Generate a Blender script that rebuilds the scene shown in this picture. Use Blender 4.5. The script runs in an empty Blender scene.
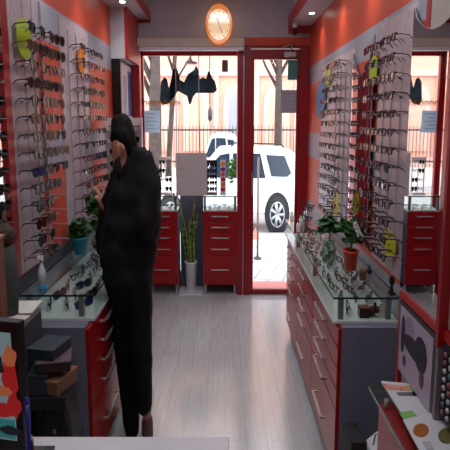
import bpy, bmesh, math, random
from mathutils import Vector, Matrix
random.seed(7)
PI=math.pi
SC=bpy.context.scene
COL=SC.collection
T=math.atan(103/600); cT,sT=math.cos(T),math.sin(T); H=1.7
def _ray(u,v):
    a=(u-225)/600; b=(v-225)/600
    return a, cT-b*sT, -(sT+b*cT)
def atY(u,v,Y): d=_ray(u,v); t=Y/d[1]; return Vector((t*d[0],Y,H+t*d[2]))
def atX(u,v,X): d=_ray(u,v); t=X/d[0]; return Vector((X,t*d[1],H+t*d[2]))
def atZ(u,v,Z): d=_ray(u,v); t=(Z-H)/d[2]; return Vector((t*d[0],t*d[1],Z))
# ---------------------------------------------------------------- materials
def srgb(c):
    return tuple(((x/255)/12.92 if x/255<=.04045 else ((x/255+.055)/1.055)**2.4) for x in c)+(1,)
def mat(name,rgb,rough=.5,metal=0,spec=.5,noise=0,nscale=8,emit=None,es=0,coat=0,trans=0):
    m=bpy.data.materials.new(name); m.use_nodes=True
    nt=m.node_tree; b=nt.nodes['Principled BSDF']
    col=srgb(rgb)
    b.inputs['Base Color'].default_value=col
    b.inputs['Roughness'].default_value=rough; b.inputs['Metallic'].default_value=metal
    b.inputs['Specular IOR Level'].default_value=spec
    b.inputs['Coat Weight'].default_value=coat
    b.inputs['Coat Roughness'].default_value=.08
    if noise:
        tc=nt.nodes.new('ShaderNodeTexCoord'); n=nt.nodes.new('ShaderNodeTexNoise')
        n.inputs['Scale'].default_value=nscale; n.inputs['Detail'].default_value=5
        nt.links.new(tc.outputs['Object'],n.inputs['Vector'])
        r=nt.nodes.new('ShaderNodeValToRGB'); r.color_ramp.elements[0].position=.3; r.color_ramp.elements[1].position=.7
        r.color_ramp.elements[0].color=tuple(max(0,c*(1-noise)) for c in col[:3])+(1,)
        r.color_ramp.elements[1].color=tuple(min(1,c*(1+noise)) for c in col[:3])+(1,)
        nt.links.new(n.outputs['Fac'],r.inputs['Fac']); nt.links.new(r.outputs['Color'],b.inputs['Base Color'])
    if emit:
        b.inputs['Emission Color'].default_value=srgb(emit); b.inputs['Emission Strength'].default_value=es
    return m
def glassmat(name,tint=(255,255,255),refl=.9,ior=1.45):
    m=bpy.data.materials.new(name); m.use_nodes=True; nt=m.node_tree; nt.nodes.clear()
    o=nt.nodes.new('ShaderNodeOutputMaterial'); mix=nt.nodes.new('ShaderNodeMixShader')
    t=nt.nodes.new('ShaderNodeBsdfTransparent'); t.inputs[0].default_value=srgb(tint)
    g=nt.nodes.new('ShaderNodeBsdfGlossy'); g.inputs['Roughness'].default_value=.02; g.inputs[0].default_value=(refl,refl,refl,1)
    f=nt.nodes.new('ShaderNodeFresnel'); f.inputs['IOR'].default_value=ior
    ge=nt.nodes.new('ShaderNodeNewGeometry'); k1=nt.nodes.new('ShaderNodeMath'); k1.operation='SUBTRACT'; k1.inputs[0].default_value=1; k2=nt.nodes.new('ShaderNodeMath'); k2.operation='MULTIPLY'
    nt.links.new(ge.outputs['Backfacing'],k1.inputs[1]); nt.links.new(f.outputs[0],k2.inputs[0]); nt.links.new(k1.outputs[0],k2.inputs[1]); nt.links.new(k2.outputs[0],mix.inputs[0]); nt.links.new(t.outputs[0],mix.inputs[1]); nt.links.new(g.outputs[0],mix.inputs[2])
    nt.links.new(mix.outputs[0],o.inputs[0]); return m
M={}
M['red']=mat('red_lacquer',(158,12,20),.34,coat=.08,spec=.4)
M['redfr']=mat('red_frame_paint',(150,16,28),.35,noise=.08)
M['cab']=mat('cabinet_grey',(112,114,132),.5,noise=.04)
M['alu']=mat('brushed_aluminium',(178,180,186),.35,metal=.8)
M['chrome']=mat('handle_metal',(225,220,220),.25,metal=.7)
M['postg']=mat('case_post_grey',(120,112,122),.4)
M['glass']=glassmat('window_glass')
M['cglass']=glassmat('case_glass',(246,252,249),.8,1.35)
M['gedge']=mat('glass_edge_green',(25,48,46),.2)
M['mirror']=mat('mirror_silver',(222,226,226),.015,metal=1)
M['board']=mat('acrylic_board',(196,182,190),.35,noise=.10,nscale=14)
M['boardp']=mat('acrylic_board_pink',(190,172,180),.3,noise=.16,nscale=20)
M['acr']=mat('acrylic_rod',(190,180,188),.3)
M['black']=mat('black_plastic',(16,16,18),.3)
M['blackm']=mat('black_matte',(20,20,23),.7)
M['lensd']=mat('dark_lens',(10,11,14),.2,spec=.2)
M['lensb']=mat('brown_lens',(40,22,20),.2,spec=.2)
M['lensn']=mat('navy_lens',(18,36,110),.2,spec=.3)
M['lensg']=mat('green_lens',(18,40,36),.2,spec=.2)
M['lensc']=glassmat('clear_lens',(244,246,250))
M['tort']=mat('brown_acetate',(66,26,20),.25)
M['wine']=mat('wine_acetate',(88,20,36),.25)
M['wire']=mat('gunmetal_wire',(66,64,70),.3,metal=.6)
M['gold']=mat('gold_wire',(96,76,44),.3,metal=.7)
M['white']=mat('white_plastic',(232,232,234),.4)
M['paper']=mat('white_paper',(235,235,238),.7)
M['greysign']=mat('grey_card',(205,200,202),.7)
M['lime']=mat('lime_card',(180,206,20),.5)
M['yel']=mat('yellow_card',(214,214,30),.5)
M['orange']=mat('orange_card',(244,140,14),.5)
M['blue']=mat('blue_card',(24,130,186),.5)
M['turq']=mat('turquoise_ceramic',(0,150,180),.3)
M['redpot']=mat('vermilion_pot',(215,52,24),.35)
M['cream']=mat('cream_ceramic',(190,180,166),.5,noise=.1)
M['leaf']=mat('leaf_green',(44,92,40),.45,noise=.35,nscale=30)
M['leaf2']=mat('leaf_pale',(112,130,70),.5,noise=.3,nscale=30)
M['soil']=mat('soil',(50,36,26),.9)
M['flower']=mat('white_petal',(225,225,222),.6)
M['grey']=mat('fascia_grey',(196,194,202),.7,noise=.03)
M['dkred']=mat('soffit_edge_red',(176,36,34),.4)
M['orng']=mat('trim_orange',(214,74,42),.5)
M['casst']=mat('shutter_box_cream',(214,204,190),.5,noise=.05)
M['brown']=mat('brown_wood',(116,62,40),.5,noise=.25,nscale=14)
M['desk']=mat('desk_white',(222,222,228),.22,noise=.03,coat=.2)
M['denim']=mat('slate_cover',(70,72,84),.7)
# ---------------------------------------------------------------- mesh builder
class MB:
    def __init__(s): s.v=[]; s.f=[]; s.m=[]; s.sm=[]
    def add(s,vs,fs,mi=0,smooth=False):
        o=len(s.v); s.v+= [tuple(v) for v in vs]
        for f in fs: s.f.append(tuple(i+o for i in f)); s.m.append(mi); s.sm.append(smooth)
        return s
    def box(s,x0,x1,y0,y1,z0,z1,mi=0):
        if x0>x1:x0,x1=x1,x0
        if y0>y1:y0,y1=y1,y0
        if z0>z1:z0,z1=z1,z0
        vs=[(x0,y0,z0),(x1,y0,z0),(x1,y1,z0),(x0,y1,z0),(x0,y0,z1),(x1,y0,z1),(x1,y1,z1),(x0,y1,z1)]
        return s.add(vs,[(0,3,2,1),(4,5,6,7),(0,1,5,4),(1,2,6,5),(2,3,7,6),(3,0,4,7)],mi)
    def tube(s,pts,r,n=8,mi=0,sx=1,cap=True):
        pts=[Vector(p) for p in pts]
        rs=r if isinstance(r,(list,tuple)) else [r]*len(pts)
        vs=[];fs=[]; prev=None
        for i,p in enumerate(pts):
            d=(pts[min(i+1,len(pts)-1)]-pts[max(i-1,0)]).normalized()
            if prev is None:
                a=Vector((0,0,1)) if abs(d.z)<.9 else Vector((1,0,0))
            else: a=prev
            e1=(a-d*a.dot(d)).normalized(); e2=d.cross(e1); prev=e1
            for k in range(n):
                t=2*PI*k/n; o=(e1*math.cos(t)+e2*math.sin(t))*rs[i]
                vs.append((p.x+o.x*sx,p.y+o.y,p.z+o.z))
        for i in range(len(pts)-1):
            for k in range(n):
                a=i*n+k; b=i*n+(k+1)%n; fs.append((a,b,b+n,a+n))
        if cap: fs.append(tuple(range(n-1,-1,-1))); fs.append(tuple(range((len(pts)-1)*n,len(pts)*n)))
        return s.add(vs,fs,mi,True)
    def lathe(s,c,prof,n=20,mi=0,sx=1,ax='z',smooth=True):
        vs=[];fs=[]
        for (r,z) in prof:
            for k in range(n):
                t=2*PI*k/n
                if ax=='z': vs.append((c[0]+r*math.cos(t)*sx,c[1]+r*math.sin(t),c[2]+z))
                elif ax=='y': vs.append((c[0]+r*math.cos(t)*sx,c[1]+z,c[2]+r*math.sin(t)))
                else: vs.append((c[0]+z,c[1]+r*math.cos(t),c[2]+r*math.sin(t)))
        for i in range(len(prof)-1):
            for k in range(n):
                a=i*n+k;b=i*n+(k+1)%n; fs.append((a,b,b+n,a+n))
        fs.append(tuple(range(n-1,-1,-1))); fs.append(tuple(range((len(prof)-1)*n,len(prof)*n)))
        return s.add(vs,fs,mi,smooth)
    def ell(s,c,r,mi=0,n=12,m=8):
        prof=[(max(1e-4,math.sin(PI*i/m)),-math.cos(PI*i/m)) for i in range(m+1)]
        vs=[];fs=[]
        for (a,z) in prof:
            for k in range(n):
                t=2*PI*k/n; vs.append((c[0]+a*math.cos(t)*r[0],c[1]+a*math.sin(t)*r[1],c[2]+z*r[2]))
        for i in range(m):
            for k in range(n):
                a=i*n+k;b=i*n+(k+1)%n; fs.append((a,b,b+n,a+n))
        return s.add(vs,fs,mi,True)
    def prism(s,poly,f0,f1,mi=0):   # poly of 2-D pts, f0/f1 map 2-D -> 3-D
        n=len(poly); vs=[f0(p) for p in poly]+[f1(p) for p in poly]
        fs=[tuple(range(n)),tuple(range(2*n-1,n-1,-1))]+[(i,i+n,(i+1)%n+n,(i+1)%n) for i in range(n)]
        return s.add(vs,fs,mi)
    def ring(s,outer,inner,f0,f1,mi=0):
        n=len(outer)
        vs=[f0(p) for p in outer]+[f0(p) for p in inner]+[f1(p) for p in outer]+[f1(p) for p in inner]
        fs=[]
        for i in range(n):
            j=(i+1)%n
            fs+=[(i,j,j+n,i+n),(i+2*n,i+3*n,j+3*n,j+2*n),(i,i+2*n,j+2*n,j),(i+n,j+n,j+3*n,i+3*n)]
        return s.add(vs,fs,mi)
    def mesh(s,name,mats):
        me=bpy.data.meshes.new(name); me.from_pydata(s.v,[],s.f)
        for m in (mats if isinstance(mats,(list,tuple)) else [mats]): me.materials.append(m)
        me.polygons.foreach_set('material_index',s.m); me.polygons.foreach_set('use_smooth',s.sm)
        bm=bmesh.new(); bm.from_mesh(me); bmesh.ops.recalc_face_normals(bm,faces=bm.faces); bm.to_mesh(me); bm.free()
        me.update(); return me
    def obj(s,name,mats,parent=None,bevel=0):
        o=bpy.data.objects.new(name,s.mesh(name,mats)); COL.objects.link(o)
        if parent: o.parent=parent
        if bevel:
            b=o.modifiers.new('b','BEVEL'); b.width=bevel; b.segments=2; b.limit_method='ANGLE'
        return o
def tag(o,label,cat,group=None,kind=None):
    o['label']=label; o['category']=cat
    if group:o['group']=group
    if kind:o['kind']=kind
    return o
def thing(name,label,cat,loc=(0,0,0),group=None,rz=0,kind=None):
    o=bpy.data.objects.new(name,None); o.empty_display_size=.05; COL.objects.link(o); o.location=loc; o.rotation_euler=(0,0,rz)
    return tag(o,label,cat,group,kind)
def struct(o): o['kind']='structure'; return o
def copy_tree(o,parent=None):
    c=o.copy(); COL.objects.link(c); c.parent=parent
    for ch in list(o.children): copy_tree(ch,c)
    return c
ORD=['top','second','third','fourth','fifth','sixth','seventh','eighth','ninth','tenth','eleventh','twelfth','thirteenth','bottom']
# ---------------------------------------------------------------- room constants
XL,XR=-.95,.79; YW=5.78; ZC=2.9; YB=-1.2
KX=.56
# ---------------------------------------------------------------- setting
def nodes(m): m.use_nodes=True; return m.node_tree, m.node_tree.nodes['Principled BSDF']
def floor_mat():
    m=bpy.data.materials.new('laminate_floor'); nt,b=nodes(m); N=nt.nodes.new; L=nt.links.new
    tc=N('ShaderNodeTexCoord'); mp=N('ShaderNodeMapping'); mp.inputs['Rotation'].default_value=(0,0,PI/2)
    L(tc.outputs['Object'],mp.inputs[0])
    br=N('ShaderNodeTexBrick'); br.inputs['Scale'].default_value=1; br.inputs['Brick Width'].default_value=1.2; br.inputs['Row Height'].default_value=.115
    br.inputs['Mortar Size'].default_value=.0016; br.inputs['Color1'].default_value=srgb((208,212,216)); br.inputs['Color2'].default_value=srgb((198,202,206)); br.inputs['Mortar'].default_value=srgb((176,178,180))
    L(mp.outputs[0],br.inputs['Vector'])
    m2=N('ShaderNodeMapping'); m2.inputs['Scale'].default_value=(26,1.6,1); L(tc.outputs['Object'],m2.inputs[0])
    n=N('ShaderNodeTexNoise'); n.inputs['Scale'].default_value=2.2; n.inputs['Detail'].default_value=8; L(m2.outputs[0],n.inputs['Vector'])
    r=N('ShaderNodeValToRGB'); r.color_ramp.elements[0].position=.3; r.color_ramp.elements[1].position=.68
    r.color_ramp.elements[0].color=(.8,.78,.77,1); r.color_ramp.elements[1].color=(1,1,1,1); L(n.outputs['Fac'],r.inputs[0])
    mx=N('ShaderNodeMix'); mx.data_type='RGBA'; mx.blend_type='MULTIPLY'; mx.inputs['Factor'].default_value=.8
    L(br.outputs['Color'],mx.inputs['A']); L(r.outputs[0],mx.inputs['B']); L(mx.outputs['Result'],b.inputs['Base Color'])
    b.inputs['Roughness'].default_value=.2; b.inputs['Specular IOR Level'].default_value=.5
    b.inputs['Coat Weight'].default_value=.35; b.inputs['Coat Roughness'].default_value=.12
    return m
def band_mat(name,bands):   # bands of paint by real height above the floor
    m=bpy.data.materials.new(name); nt,b=nodes(m); N=nt.nodes.new; L=nt.links.new
    tc=N('ShaderNodeTexCoord'); sp=N('ShaderNodeSeparateXYZ'); L(tc.outputs['Object'],sp.inputs[0])
    mr=N('ShaderNodeMath'); mr.operation='DIVIDE'; mr.inputs[1].default_value=3.0; L(sp.outputs['Z'],mr.inputs[0])
    r=N('ShaderNodeValToRGB'); r.color_ramp.interpolation='CONSTANT'
    els=r.color_ramp.elements
    while len(els)>1: els.remove(els[-1])
    els[0].position=0; els[0].color=srgb(bands[0][1])
    for z,c in bands[1:]:
        e=els.new(z/3.0); e.color=srgb(c)
    L(mr.outputs[0],r.inputs[0]); L(r.outputs[0],b.inputs['Base Color'])
    b.inputs['Roughness'].default_value=.45
    return m
OR=(208,78,50); GR=(160,162,176)
M['wl']=band_mat('left_wall_paint',[(0,GR),(.95,OR),(1.445,GR),(1.65,OR),(2.12,GR),(2.31,OR)])
M['wr']=band_mat('right_wall_paint',[(0,GR),(.97,OR),(1.38,GR),(1.60,OR),(2.03,GR),(2.20,OR)])
M['floor']=floor_mat()
M['ceil']=mat('ceiling_paint',(190,188,192),.8)
M['backw']=mat('back_wall_paint',(150,140,142),.8)
struct(MB().box(XL-.1,XR+.18,YB,YW+.4,-.06,0).obj('floor',M['floor']))
struct(MB().box(XL-.1,XR+.18,YB,YW+.5,ZC,ZC+.06).obj('ceiling',M['ceil']))
struct(MB().box(XL-.1,XL,YB,YW+.4,0,ZC).obj('wall_left',M['wl']))
struct(MB().box(XR,XR+.1,YB,YW+.4,0,ZC).box(.675,XR,YB,2.19,0,2.5695).obj('wall_right',M['wr']))
struct(MB().box(XL,XR+.08,YB-.1,YB,0,ZC).obj('wall_back',M['backw']))
ztop=2.47
struct(MB().box(XL,XR,YW,YW+.12,ztop,ZC).obj('wall_far',M['grey']))
# soffits along both side walls
struct(MB().box(XL,-.70,YB,YW,2.63,ZC-.001).box(-.70,-.685,YB,YW,2.63,2.70,1).box(XL,-.685,YW-.02,YW-.001,2.60,2.63,1).obj('trim_1',[M['grey'],M['dkred']]))
struct(MB().box(.60,XR,YB,YW,2.57,ZC-.001).box(.585,.60,YB,YW,2.57,2.66,1).box(.585,XR,YW-.06,YW-.001,2.51,2.57,1).obj('trim_2',[M['grey'],M['dkred']]))
# orange band over the window
struct(MB().box(XL+.1,XR,YW-.02,YW+.1,2.40,ztop).obj('trim_3',M['orng']))
# bulkhead pillar in the far left corner: grey face, red side
struct(MB().box(XL+.001,-.83,5.15,YW+.1,2.22,2.63).box(-.83,-.80,5.15,YW+.1,2.22,2.63,1).box(-.87,-.80,YW-.02,YW+.1,0,2.22,1).obj('trim_4',[M['grey'],M['dkred']]))
# cream pilaster with a red strip behind the big mirror
struct(MB().box(.667,.6745,1.2,2.03,1.09,2.56).box(.665,.6745,2.03,2.07,1.09,2.56,1).obj('trim_5',[M['cream'],M['dkred']]))
# ---- window bay
W=thing('window_1','','',kind='structure'); del W['label']; del W['category']
x0=atY(139,0,YW).x; x1=atY(246,0,YW).x
wl_,wr_=atY(142,0,6.14).x,atY(238,0,6.14).x
zt=atY(190,56,6.14).z
MB().box(wl_-.06,wl_,6.10,6.16,0,zt+.08).box(wl_-.06,wr_+.05,6.10,6.16,zt,zt+.30).box(wl_-.06,wr_+.05,6.10,6.16,0,.16).obj('window_frame',M['redfr'],W)
for xx in (-.49,-.26): MB().box(xx-.004,xx+.004,6.12,6.14,.16,zt).obj('mullion',M['alu'],W)
MB().box(wl_,wr_,6.125,6.131,.16,zt).obj('pane',M['glass'],W)
# ---- door and its frame
D=thing('door_1','','',kind='structure'); del D['label']; del D['category']
YD=YW+.02
dl=atY(238,0,YD).x; dm=atY(244,0,YD).x; pl=atY(255,0,YD).x; pr=atY(298.5,0,YD).x
zp1=atY(275,59.5,YD).z; zp0=atY(275,289,YD).z; 
MB().box(dl,dm-.004,YW,6.2,0,2.40).box(dm-.004,dm+.006,YW+.01,6.2,0,2.40,1).box(dm+.006,pl-.035,YW,6.2,0,2.40).box(pr+.03,XR-.001,YW-.03,YW+.15,0,2.40).box(dm,XR-.001,YW-.01,YW+.15,zp1+.10,2.40).obj('door_frame',[M['redfr'],M['alu']],D)
lf=MB().box(pl-.033,pl,YW+.01,YW+.06,.015,zp1+.09).box(pr,pr+.028,YW+.01,YW+.06,.015,zp1+.09).box(pl,pr,YW+.01,YW+.06,zp1,zp1+.09).box(pl,pr,YW+.01,YW+.06,.015,zp0).obj('door_leaf',M['redfr'],D)
MB().box(pl,pr,YW+.03,YW+.036,zp0,zp1).obj('pane',M['glass'],D)
MB().box(pl-.02,pl-.008,YW-.03,YW+.01,1.0,1.22).obj('handle',M['chrome'],D)
MB().box(dl,XR-.001,YW+.06,6.25,-.001,.014).obj('threshold',mat('pink_stone',(206,108,104),.5,noise=.1),D)
a=atY(284,52,YW-.04); b=atY(296,57,YW-.04)
dc=thing('door_closer','grey metal door closer with folded arm above the glass door','door closer',(0,0,0))
MB().box(a.x,b.x,YW-.07,YW-.005,b.z,a.z).obj('closer_body',M['alu'],dc,.004)
MB().tube([atY(290,52,YW-.04),atY(294,43,YW-.04)],.008).tube([atY(294,44,YW-.04),atY(281,48,YW-.02)],.007).obj('arm',M['alu'],dc)
# shutter cassette over window
c0=atY(137,40,YW-.12); c1=atY(245,50,YW-.12)
rs=thing('roller_shutter_box','long cream roller shutter box across the top of the shop window','shutter box')
MB().box(c0.x,c1.x,YW-.12,YW-.021,c1.z+.03,c0.z+.02).box(c0.x+.01,c1.x-.01,YW-.11,YW-.021,c1.z,c1.z+.03,1).obj('housing',[M['casst'],M['white']],rs,.006)
MB().box(c1.x-.012,c1.x,YW-.125,YW-.02,c1.z-.02,c0.z+.025).obj('end_cap',mat('beige_plastic',(170,150,120),.5),rs)
# ---- clock
cc=atY(219,24,YW-.18); ck=thing('wall_clock','oval wall clock with orange rim hung above the window','clock',(cc.x,YW-.125,cc.z))
rxx=.122; 
def oval(rx,rz,n=48): return [(rx*math.cos(2*PI*i/n),rz*math.sin(2*PI*i/n)) for i in range(n)]
F=lambda y:(lambda p:(p[0],y,p[1]))
MB().ring(oval(rxx,.178),oval(rxx-.024,.135),F(-.045),F(0)).obj('rim',mat('orange_clock_rim',(214,128,50),.3,coat=.5,emit=(235,130,40),es=.35),ck,.006)  # emission imitates light caught on the rim; the clock is no lamp
MB().prism(oval(rxx-.02,.14),F(-.03),F(-.003)).obj('dial',mat('clock_dial',(245,214,170),.12,noise=.12,nscale=16,coat=.6,emit=(255,214,160),es=.35),ck)  # dial glow stands in for lamp light reflected in it
mk=MB()
for i in range(12):
    t=i*PI/6; mk.box((rxx-.036)*math.cos(t)-.003,(rxx-.036)*math.cos(t)+.003,-.034,-.0295,.115*math.sin(t)-.007,.115*math.sin(t)+.007)
mk.obj('hour_marks',M['brown'],ck)
MB().tube([(0,-.036,0),(-.02,-.036,.06)],.003).obj('hour_hand',M['black'],ck)
MB().tube([(0,-.038,0),(.03,-.038,-.075)],.0025).obj('minute_hand',M['black'],ck)
# ---- recessed spotlights and their lamps
def spot(x,y,z,label,power,tilt):
    t=thing('ceiling_spotlight',label,'spotlight',(x,y,z),'soffit spotlights')
    MB().lathe((0,0,-.006),[(.052,0),(.052,.006)],24,0,KX).obj('bezel',M['white'],t)
    MB().lathe((0,0,-.009),[(.036,0),(.036,.003)],24,0,KX).obj('lamp',mat('lamp_glow',(235,255,250),.5,emit=(225,255,250),es=9),t)
    l=bpy.data.lights.new('spot_light','SPOT'); l.energy=power; l.spot_size=R(130); l.spot_blend=1.0; l.shadow_soft_size=.03; l.color=(1,.93,.84)
    o=bpy.data.objects.new('spot_light',l); COL.objects.link(o); o.parent=t; o.location=(0,0,-.03); o.rotation_euler=(0,R(tilt),0)
def R(d): return d*PI/180
yy=[('nearest the window',4.95),('second from the window',4.1),('third from the window',3.25),('fourth from the window',2.4),('fifth from the window',1.5)]
for n_,y in yy: spot(-.80,y-.05,2.629,f'round recessed spotlight in the left soffit, {n_}',4,-14)
for n_,y in yy[:4]: spot(.70,y+.1,2.569,f'round recessed spotlight in the right soffit, {n_}',4,14)
# ceiling light panels (the two bright rectangles the clock dial reflects)
for k,y in enumerate((.1,2.3,4.1)):
    t=thing('ceiling_panel_light',f'square white ceiling light panel, {["over the desk","in the middle of the ceiling","nearest the window"][k]}','ceiling light',(-.05,y,ZC),'ceiling light panels')
    MB().box(-.18,.18,-.3,.3,-.02,0).obj('frame',M['white'],t)
    MB().box(-.165,.165,-.285,.285,-.024,-.02).obj('diffuser',mat('panel_glow',(255,255,255),.5,emit=(240,246,255),es=(9,9,9)[k]),t)
# ---- security camera
p=atY(295,29,5.55)
sc=thing('security_camera','white dome security camera with black eye hanging by right soffit corner','camera',(p.x,5.55,2.57))
MB().lathe((0,0,-.05),[(.02,0),(.03,.01),(.032,.05)],20,0,.7).obj('base',M['white'],sc)
MB().ell((0,-.005,-.075),(.022,.03,.04)).obj('eye',M['black'],sc)
# ---------------------------------------------------------------- cabinets
def handle(L,ax):
    m=MB(); s=.028
    if ax=='y': m.box(s-.008,s,-L/2,L/2,-.006,.006).box(0,s,-L/2,-L/2+.01,-.005,.005).box(0,s,L/2-.01,L/2,-.005,.005)
    else: m.box(-L/2,L/2,-s,-s+.008,-.006,.006).box(-L/2,-L/2+.006,-s,0,-.005,.005).box(L/2-.006,L/2,-s,0,-.005,.005)
    return m
ROWS=[(.105,.41),(.415,.51),(.515,.61),(.615,.71),(.715,.80)]
def side_cabinet(side,xf,xb,y0,y1,label,group):
    t=thing('drawer_cabinet',label,'cabinet',((xf+xb)/2,(y0+y1)/2,0),group)
    cx,cy=(xf+xb)/2,(y0+y1)/2; sg=1 if side=='L' else -1   # front looks to +x on the left side
    fx=(xf-cx); bx=(xb-cx); w=(y1-y0)/2
    MB().box(fx-sg*.018,bx+sg*.003,-w+.002,w-.002,.10,.805).obj('body',M['cab'],t)
    for a in (-1,1):
        for b_ in (fx-sg*.05,bx+sg*.04):
            MB().box(b_-.012,b_+.012,a*(w-.05)-.018,a*(w-.05)+.018,0,.10).obj('leg',M['blackm'],t)
    for z0,z1 in ROWS:
        d=MB().box(fx-sg*.018,fx,-w+.004,w-.004,z0+.002,z1-.002).obj('drawer',M['red'],t,.0015)
        h=handle(.30,'y').obj('handle',M['chrome'],d); h.location=(fx,0,(z0+z1)/2+.0)
        if sg<0: h.rotation_euler=(0,0,PI)
    return t
XFL,XFR=-.60,.50
for k,(y0,y1,n) in enumerate([(2.53,3.30,'nearest the desk'),(3.30,4.0,'in the middle of the right counter'),(4.0,4.72,'nearest the door')]):
    side_cabinet('R',XFR,XR-.002,y0,y1,f'glossy red five-drawer cabinet under the right counter, {n}','cabinets under the right counter')
for k,(y0,y1,n) in enumerate([(2.53,3.30,'beside the man'),(3.30,4.05,'behind the man on the left side'),(4.05,4.8,'farthest left by the picture frame')]):
    side_cabinet('L',XFL,XL+.002,y0,y1,f'glossy red five-drawer cabinet under the left counter, {n}','cabinets under the left counter')
def far_cabinet(u0,u1,label):
    a=atY(u0,250,YW).x; b=atY(u1,250,YW).x; w=(b-a)/2
    t=thing('drawer_cabinet',label,'cabinet',((a+b)/2,YW,0),'cabinets under the shop window')
    MB().box(-w,w,.02,.30,.10,.84).obj('body',M['cab'],t)
    for x in (-w+.02,w-.02):
        for y in (.04,.27): MB().box(x-.01,x+.01,y-.012,y+.012,0,.10).obj('leg',M['alu'],t)
    for z0,z1 in [(.105,.40),(.40,.52),(.52,.625),(.625,.73),(.73,.84)]:
        d=MB().box(-w+.003,w-.003,0,.018,z0+.002,z1-.002).obj('drawer',M['red'],t,.0015)
        h=handle(w*1.05,'x').obj('handle',M['chrome'],d); h.location=(0,0,(z0+z1)/2+.01)
    return (a,b)
FC=[far_cabinet(146,178,'red five-drawer cabinet under the window, partly behind the man'),far_cabinet(203,237,'red five-drawer cabinet under the window, left of the door post')]
def case(x0,x1,y0,y1,z0,z1,label,group,posts,chamf=None):
    t=thing('glass_display_case',label,'display case',((x0+x1)/2,(y0+y1)/2,z0),group); cx,cy=(x0+x1)/2,(y0+y1)/2
    a,b,c,d=x0-cx,x1-cx,y0-cy,y1-cy; h=z1-z0
    MB().box(a,b,c,d,.0,.012).obj('tray',mat('tray_white',(206,208,212),.5),t)
    MB().box(a,b,c,d,h-.008,h).obj('glass_top',M['cglass'],t)
    MB().box(a-.001,b+.001,c-.0015,c,h-.009,h).box(a-.001,a,c,d,h-.009,h).box(b,b+.001,c,d,h-.009,h).obj('polished_edge',M['gedge'],t)
    for (px,py) in posts:
        MB().box(px-cx-.011,px-cx+.011,py-cy-.013,py-cy+.013,.012,h-.009).obj('post',M['postg'],t)
    MB().box(a+.004,b-.004,c+.003,c+.006,.012,h-.009).obj('glass_panel',M['cglass'],t)
    if b-a<(d-c):
        xx=(a+.002) if a+cx>0 else (b-.005)
        MB().box(xx,xx+.003,c+.006,d-.003,.012,h-.009).obj('glass_panel',M['cglass'],t)
    return t
case(.484,XR-.012,2.58,4.75,.806,.93,'long glass display case on the right counter, full of spectacles','counter display cases',[(.525,2.62),(.525,3.4),(.525,4.2),(.74,2.62)])
case(XL+.012,-.592,2.62,4.8,.806,.93,'long glass display case on the left counter beside the man','counter display cases',[(-.66,2.66),(-.66,3.5),(-.90,2.66)])
for (a,b),n in zip(FC,('left','right')):
    case(a,b,YW+.01,YW+.29,.84,.99,f'small glass display case on the {n} window cabinet','window display cases',[(a+.02,YW+.03),(b-.02,YW+.03)])
# grey end rail of right case / red edging strips
struct(MB().box(.660,.6745,2.165,2.195,0,1.06).obj('trim_6',M['dkred']))
struct(MB().box(.655,.6745,1.3,2.165,1.055,1.085).obj('trim_7',M['dkred']))
# grey splash rail behind left counter
struct(MB().box(XL+.001,XL+.011,2.0,4.8,.935,.99).obj('trim_8',M['denim']))
# gap panel, plinth, plant
a=FC[0][1]; b=FC[1][0]
tag(MB().box(a+.004,b-.004,YW+.30,YW+.31,.0,.97).obj('divider_screen',mat('slate_panel',(88,92,112),.5)),'slate blue panel standing behind the snake plant between the window cabinets','screen')
tag(MB().box(a+.006,b-.006,YW-.02,YW+.28,.0005,.012).obj('floor_tile',mat('glossy_white_tile',(225,228,232),.1)),'glossy white floor tile under the tall plant pot','tile')
pp=atZ(189,287,.012); pc=(a+b)/2-.004
sp_=thing('snake_plant','tall variegated snake plant in a white pot between two red cabinets','plant',(pc,YW+.12,.012))
MB().lathe((0,0,0),[(.062,0),(.075,.01),(.075,.02)],24,0,KX*1.4).obj('saucer',M['white'],sp_)
MB().lathe((0,0,.02),[(.06,0),(.075,.26),(.08,.27),(.08,.285),(.07,.285),(.068,.25)],24,0,KX*1.4).obj('pot',M['white'],sp_)
for k in range(13):
    m=MB(); h=random.uniform(.42,.74); bx=random.uniform(-.035,.035); by=random.uniform(-.035,.035); lx=random.uniform(-.04,.04)+bx*1.3; ly=random.uniform(-.04,.04)
    w=random.uniform(.016,.024); n=9; vs=[];fs=[];tw=random.uniform(0,3)
    mi=[]
    for i in range(n+1):
        t=i/n; ww=w*(1-t**3)*(.7+.6*math.sin(PI*min(1,t*1.2)))*(1 if i<n else .05)
        cx=bx+lx*t*t+.008*math.sin(t*5+tw); cy=by+ly*t*t; ang=tw+t*1.2
        dx,dy=math.cos(ang)*.9,math.sin(ang)*.5
        for q in (-1,-.72,0,.72,1): vs.append((cx+dx*ww*q,cy+dy*ww*q-abs(q)*.004,.27+h*t))
    for i in range(n):
        for q in range(4):
            j=i*5+q; m.add([vs[j],vs[j+1],vs[j+6],vs[j+5]],[(0,1,2,3)],1 if q in(0,3) else 0,True)
    o=m.obj('leaf',[M['leaf'],mat('leaf_margin_yellow',(178,180,80),.5)],sp_)
    s=o.modifiers.new('s','SOLIDIFY'); s.thickness=.003
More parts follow.
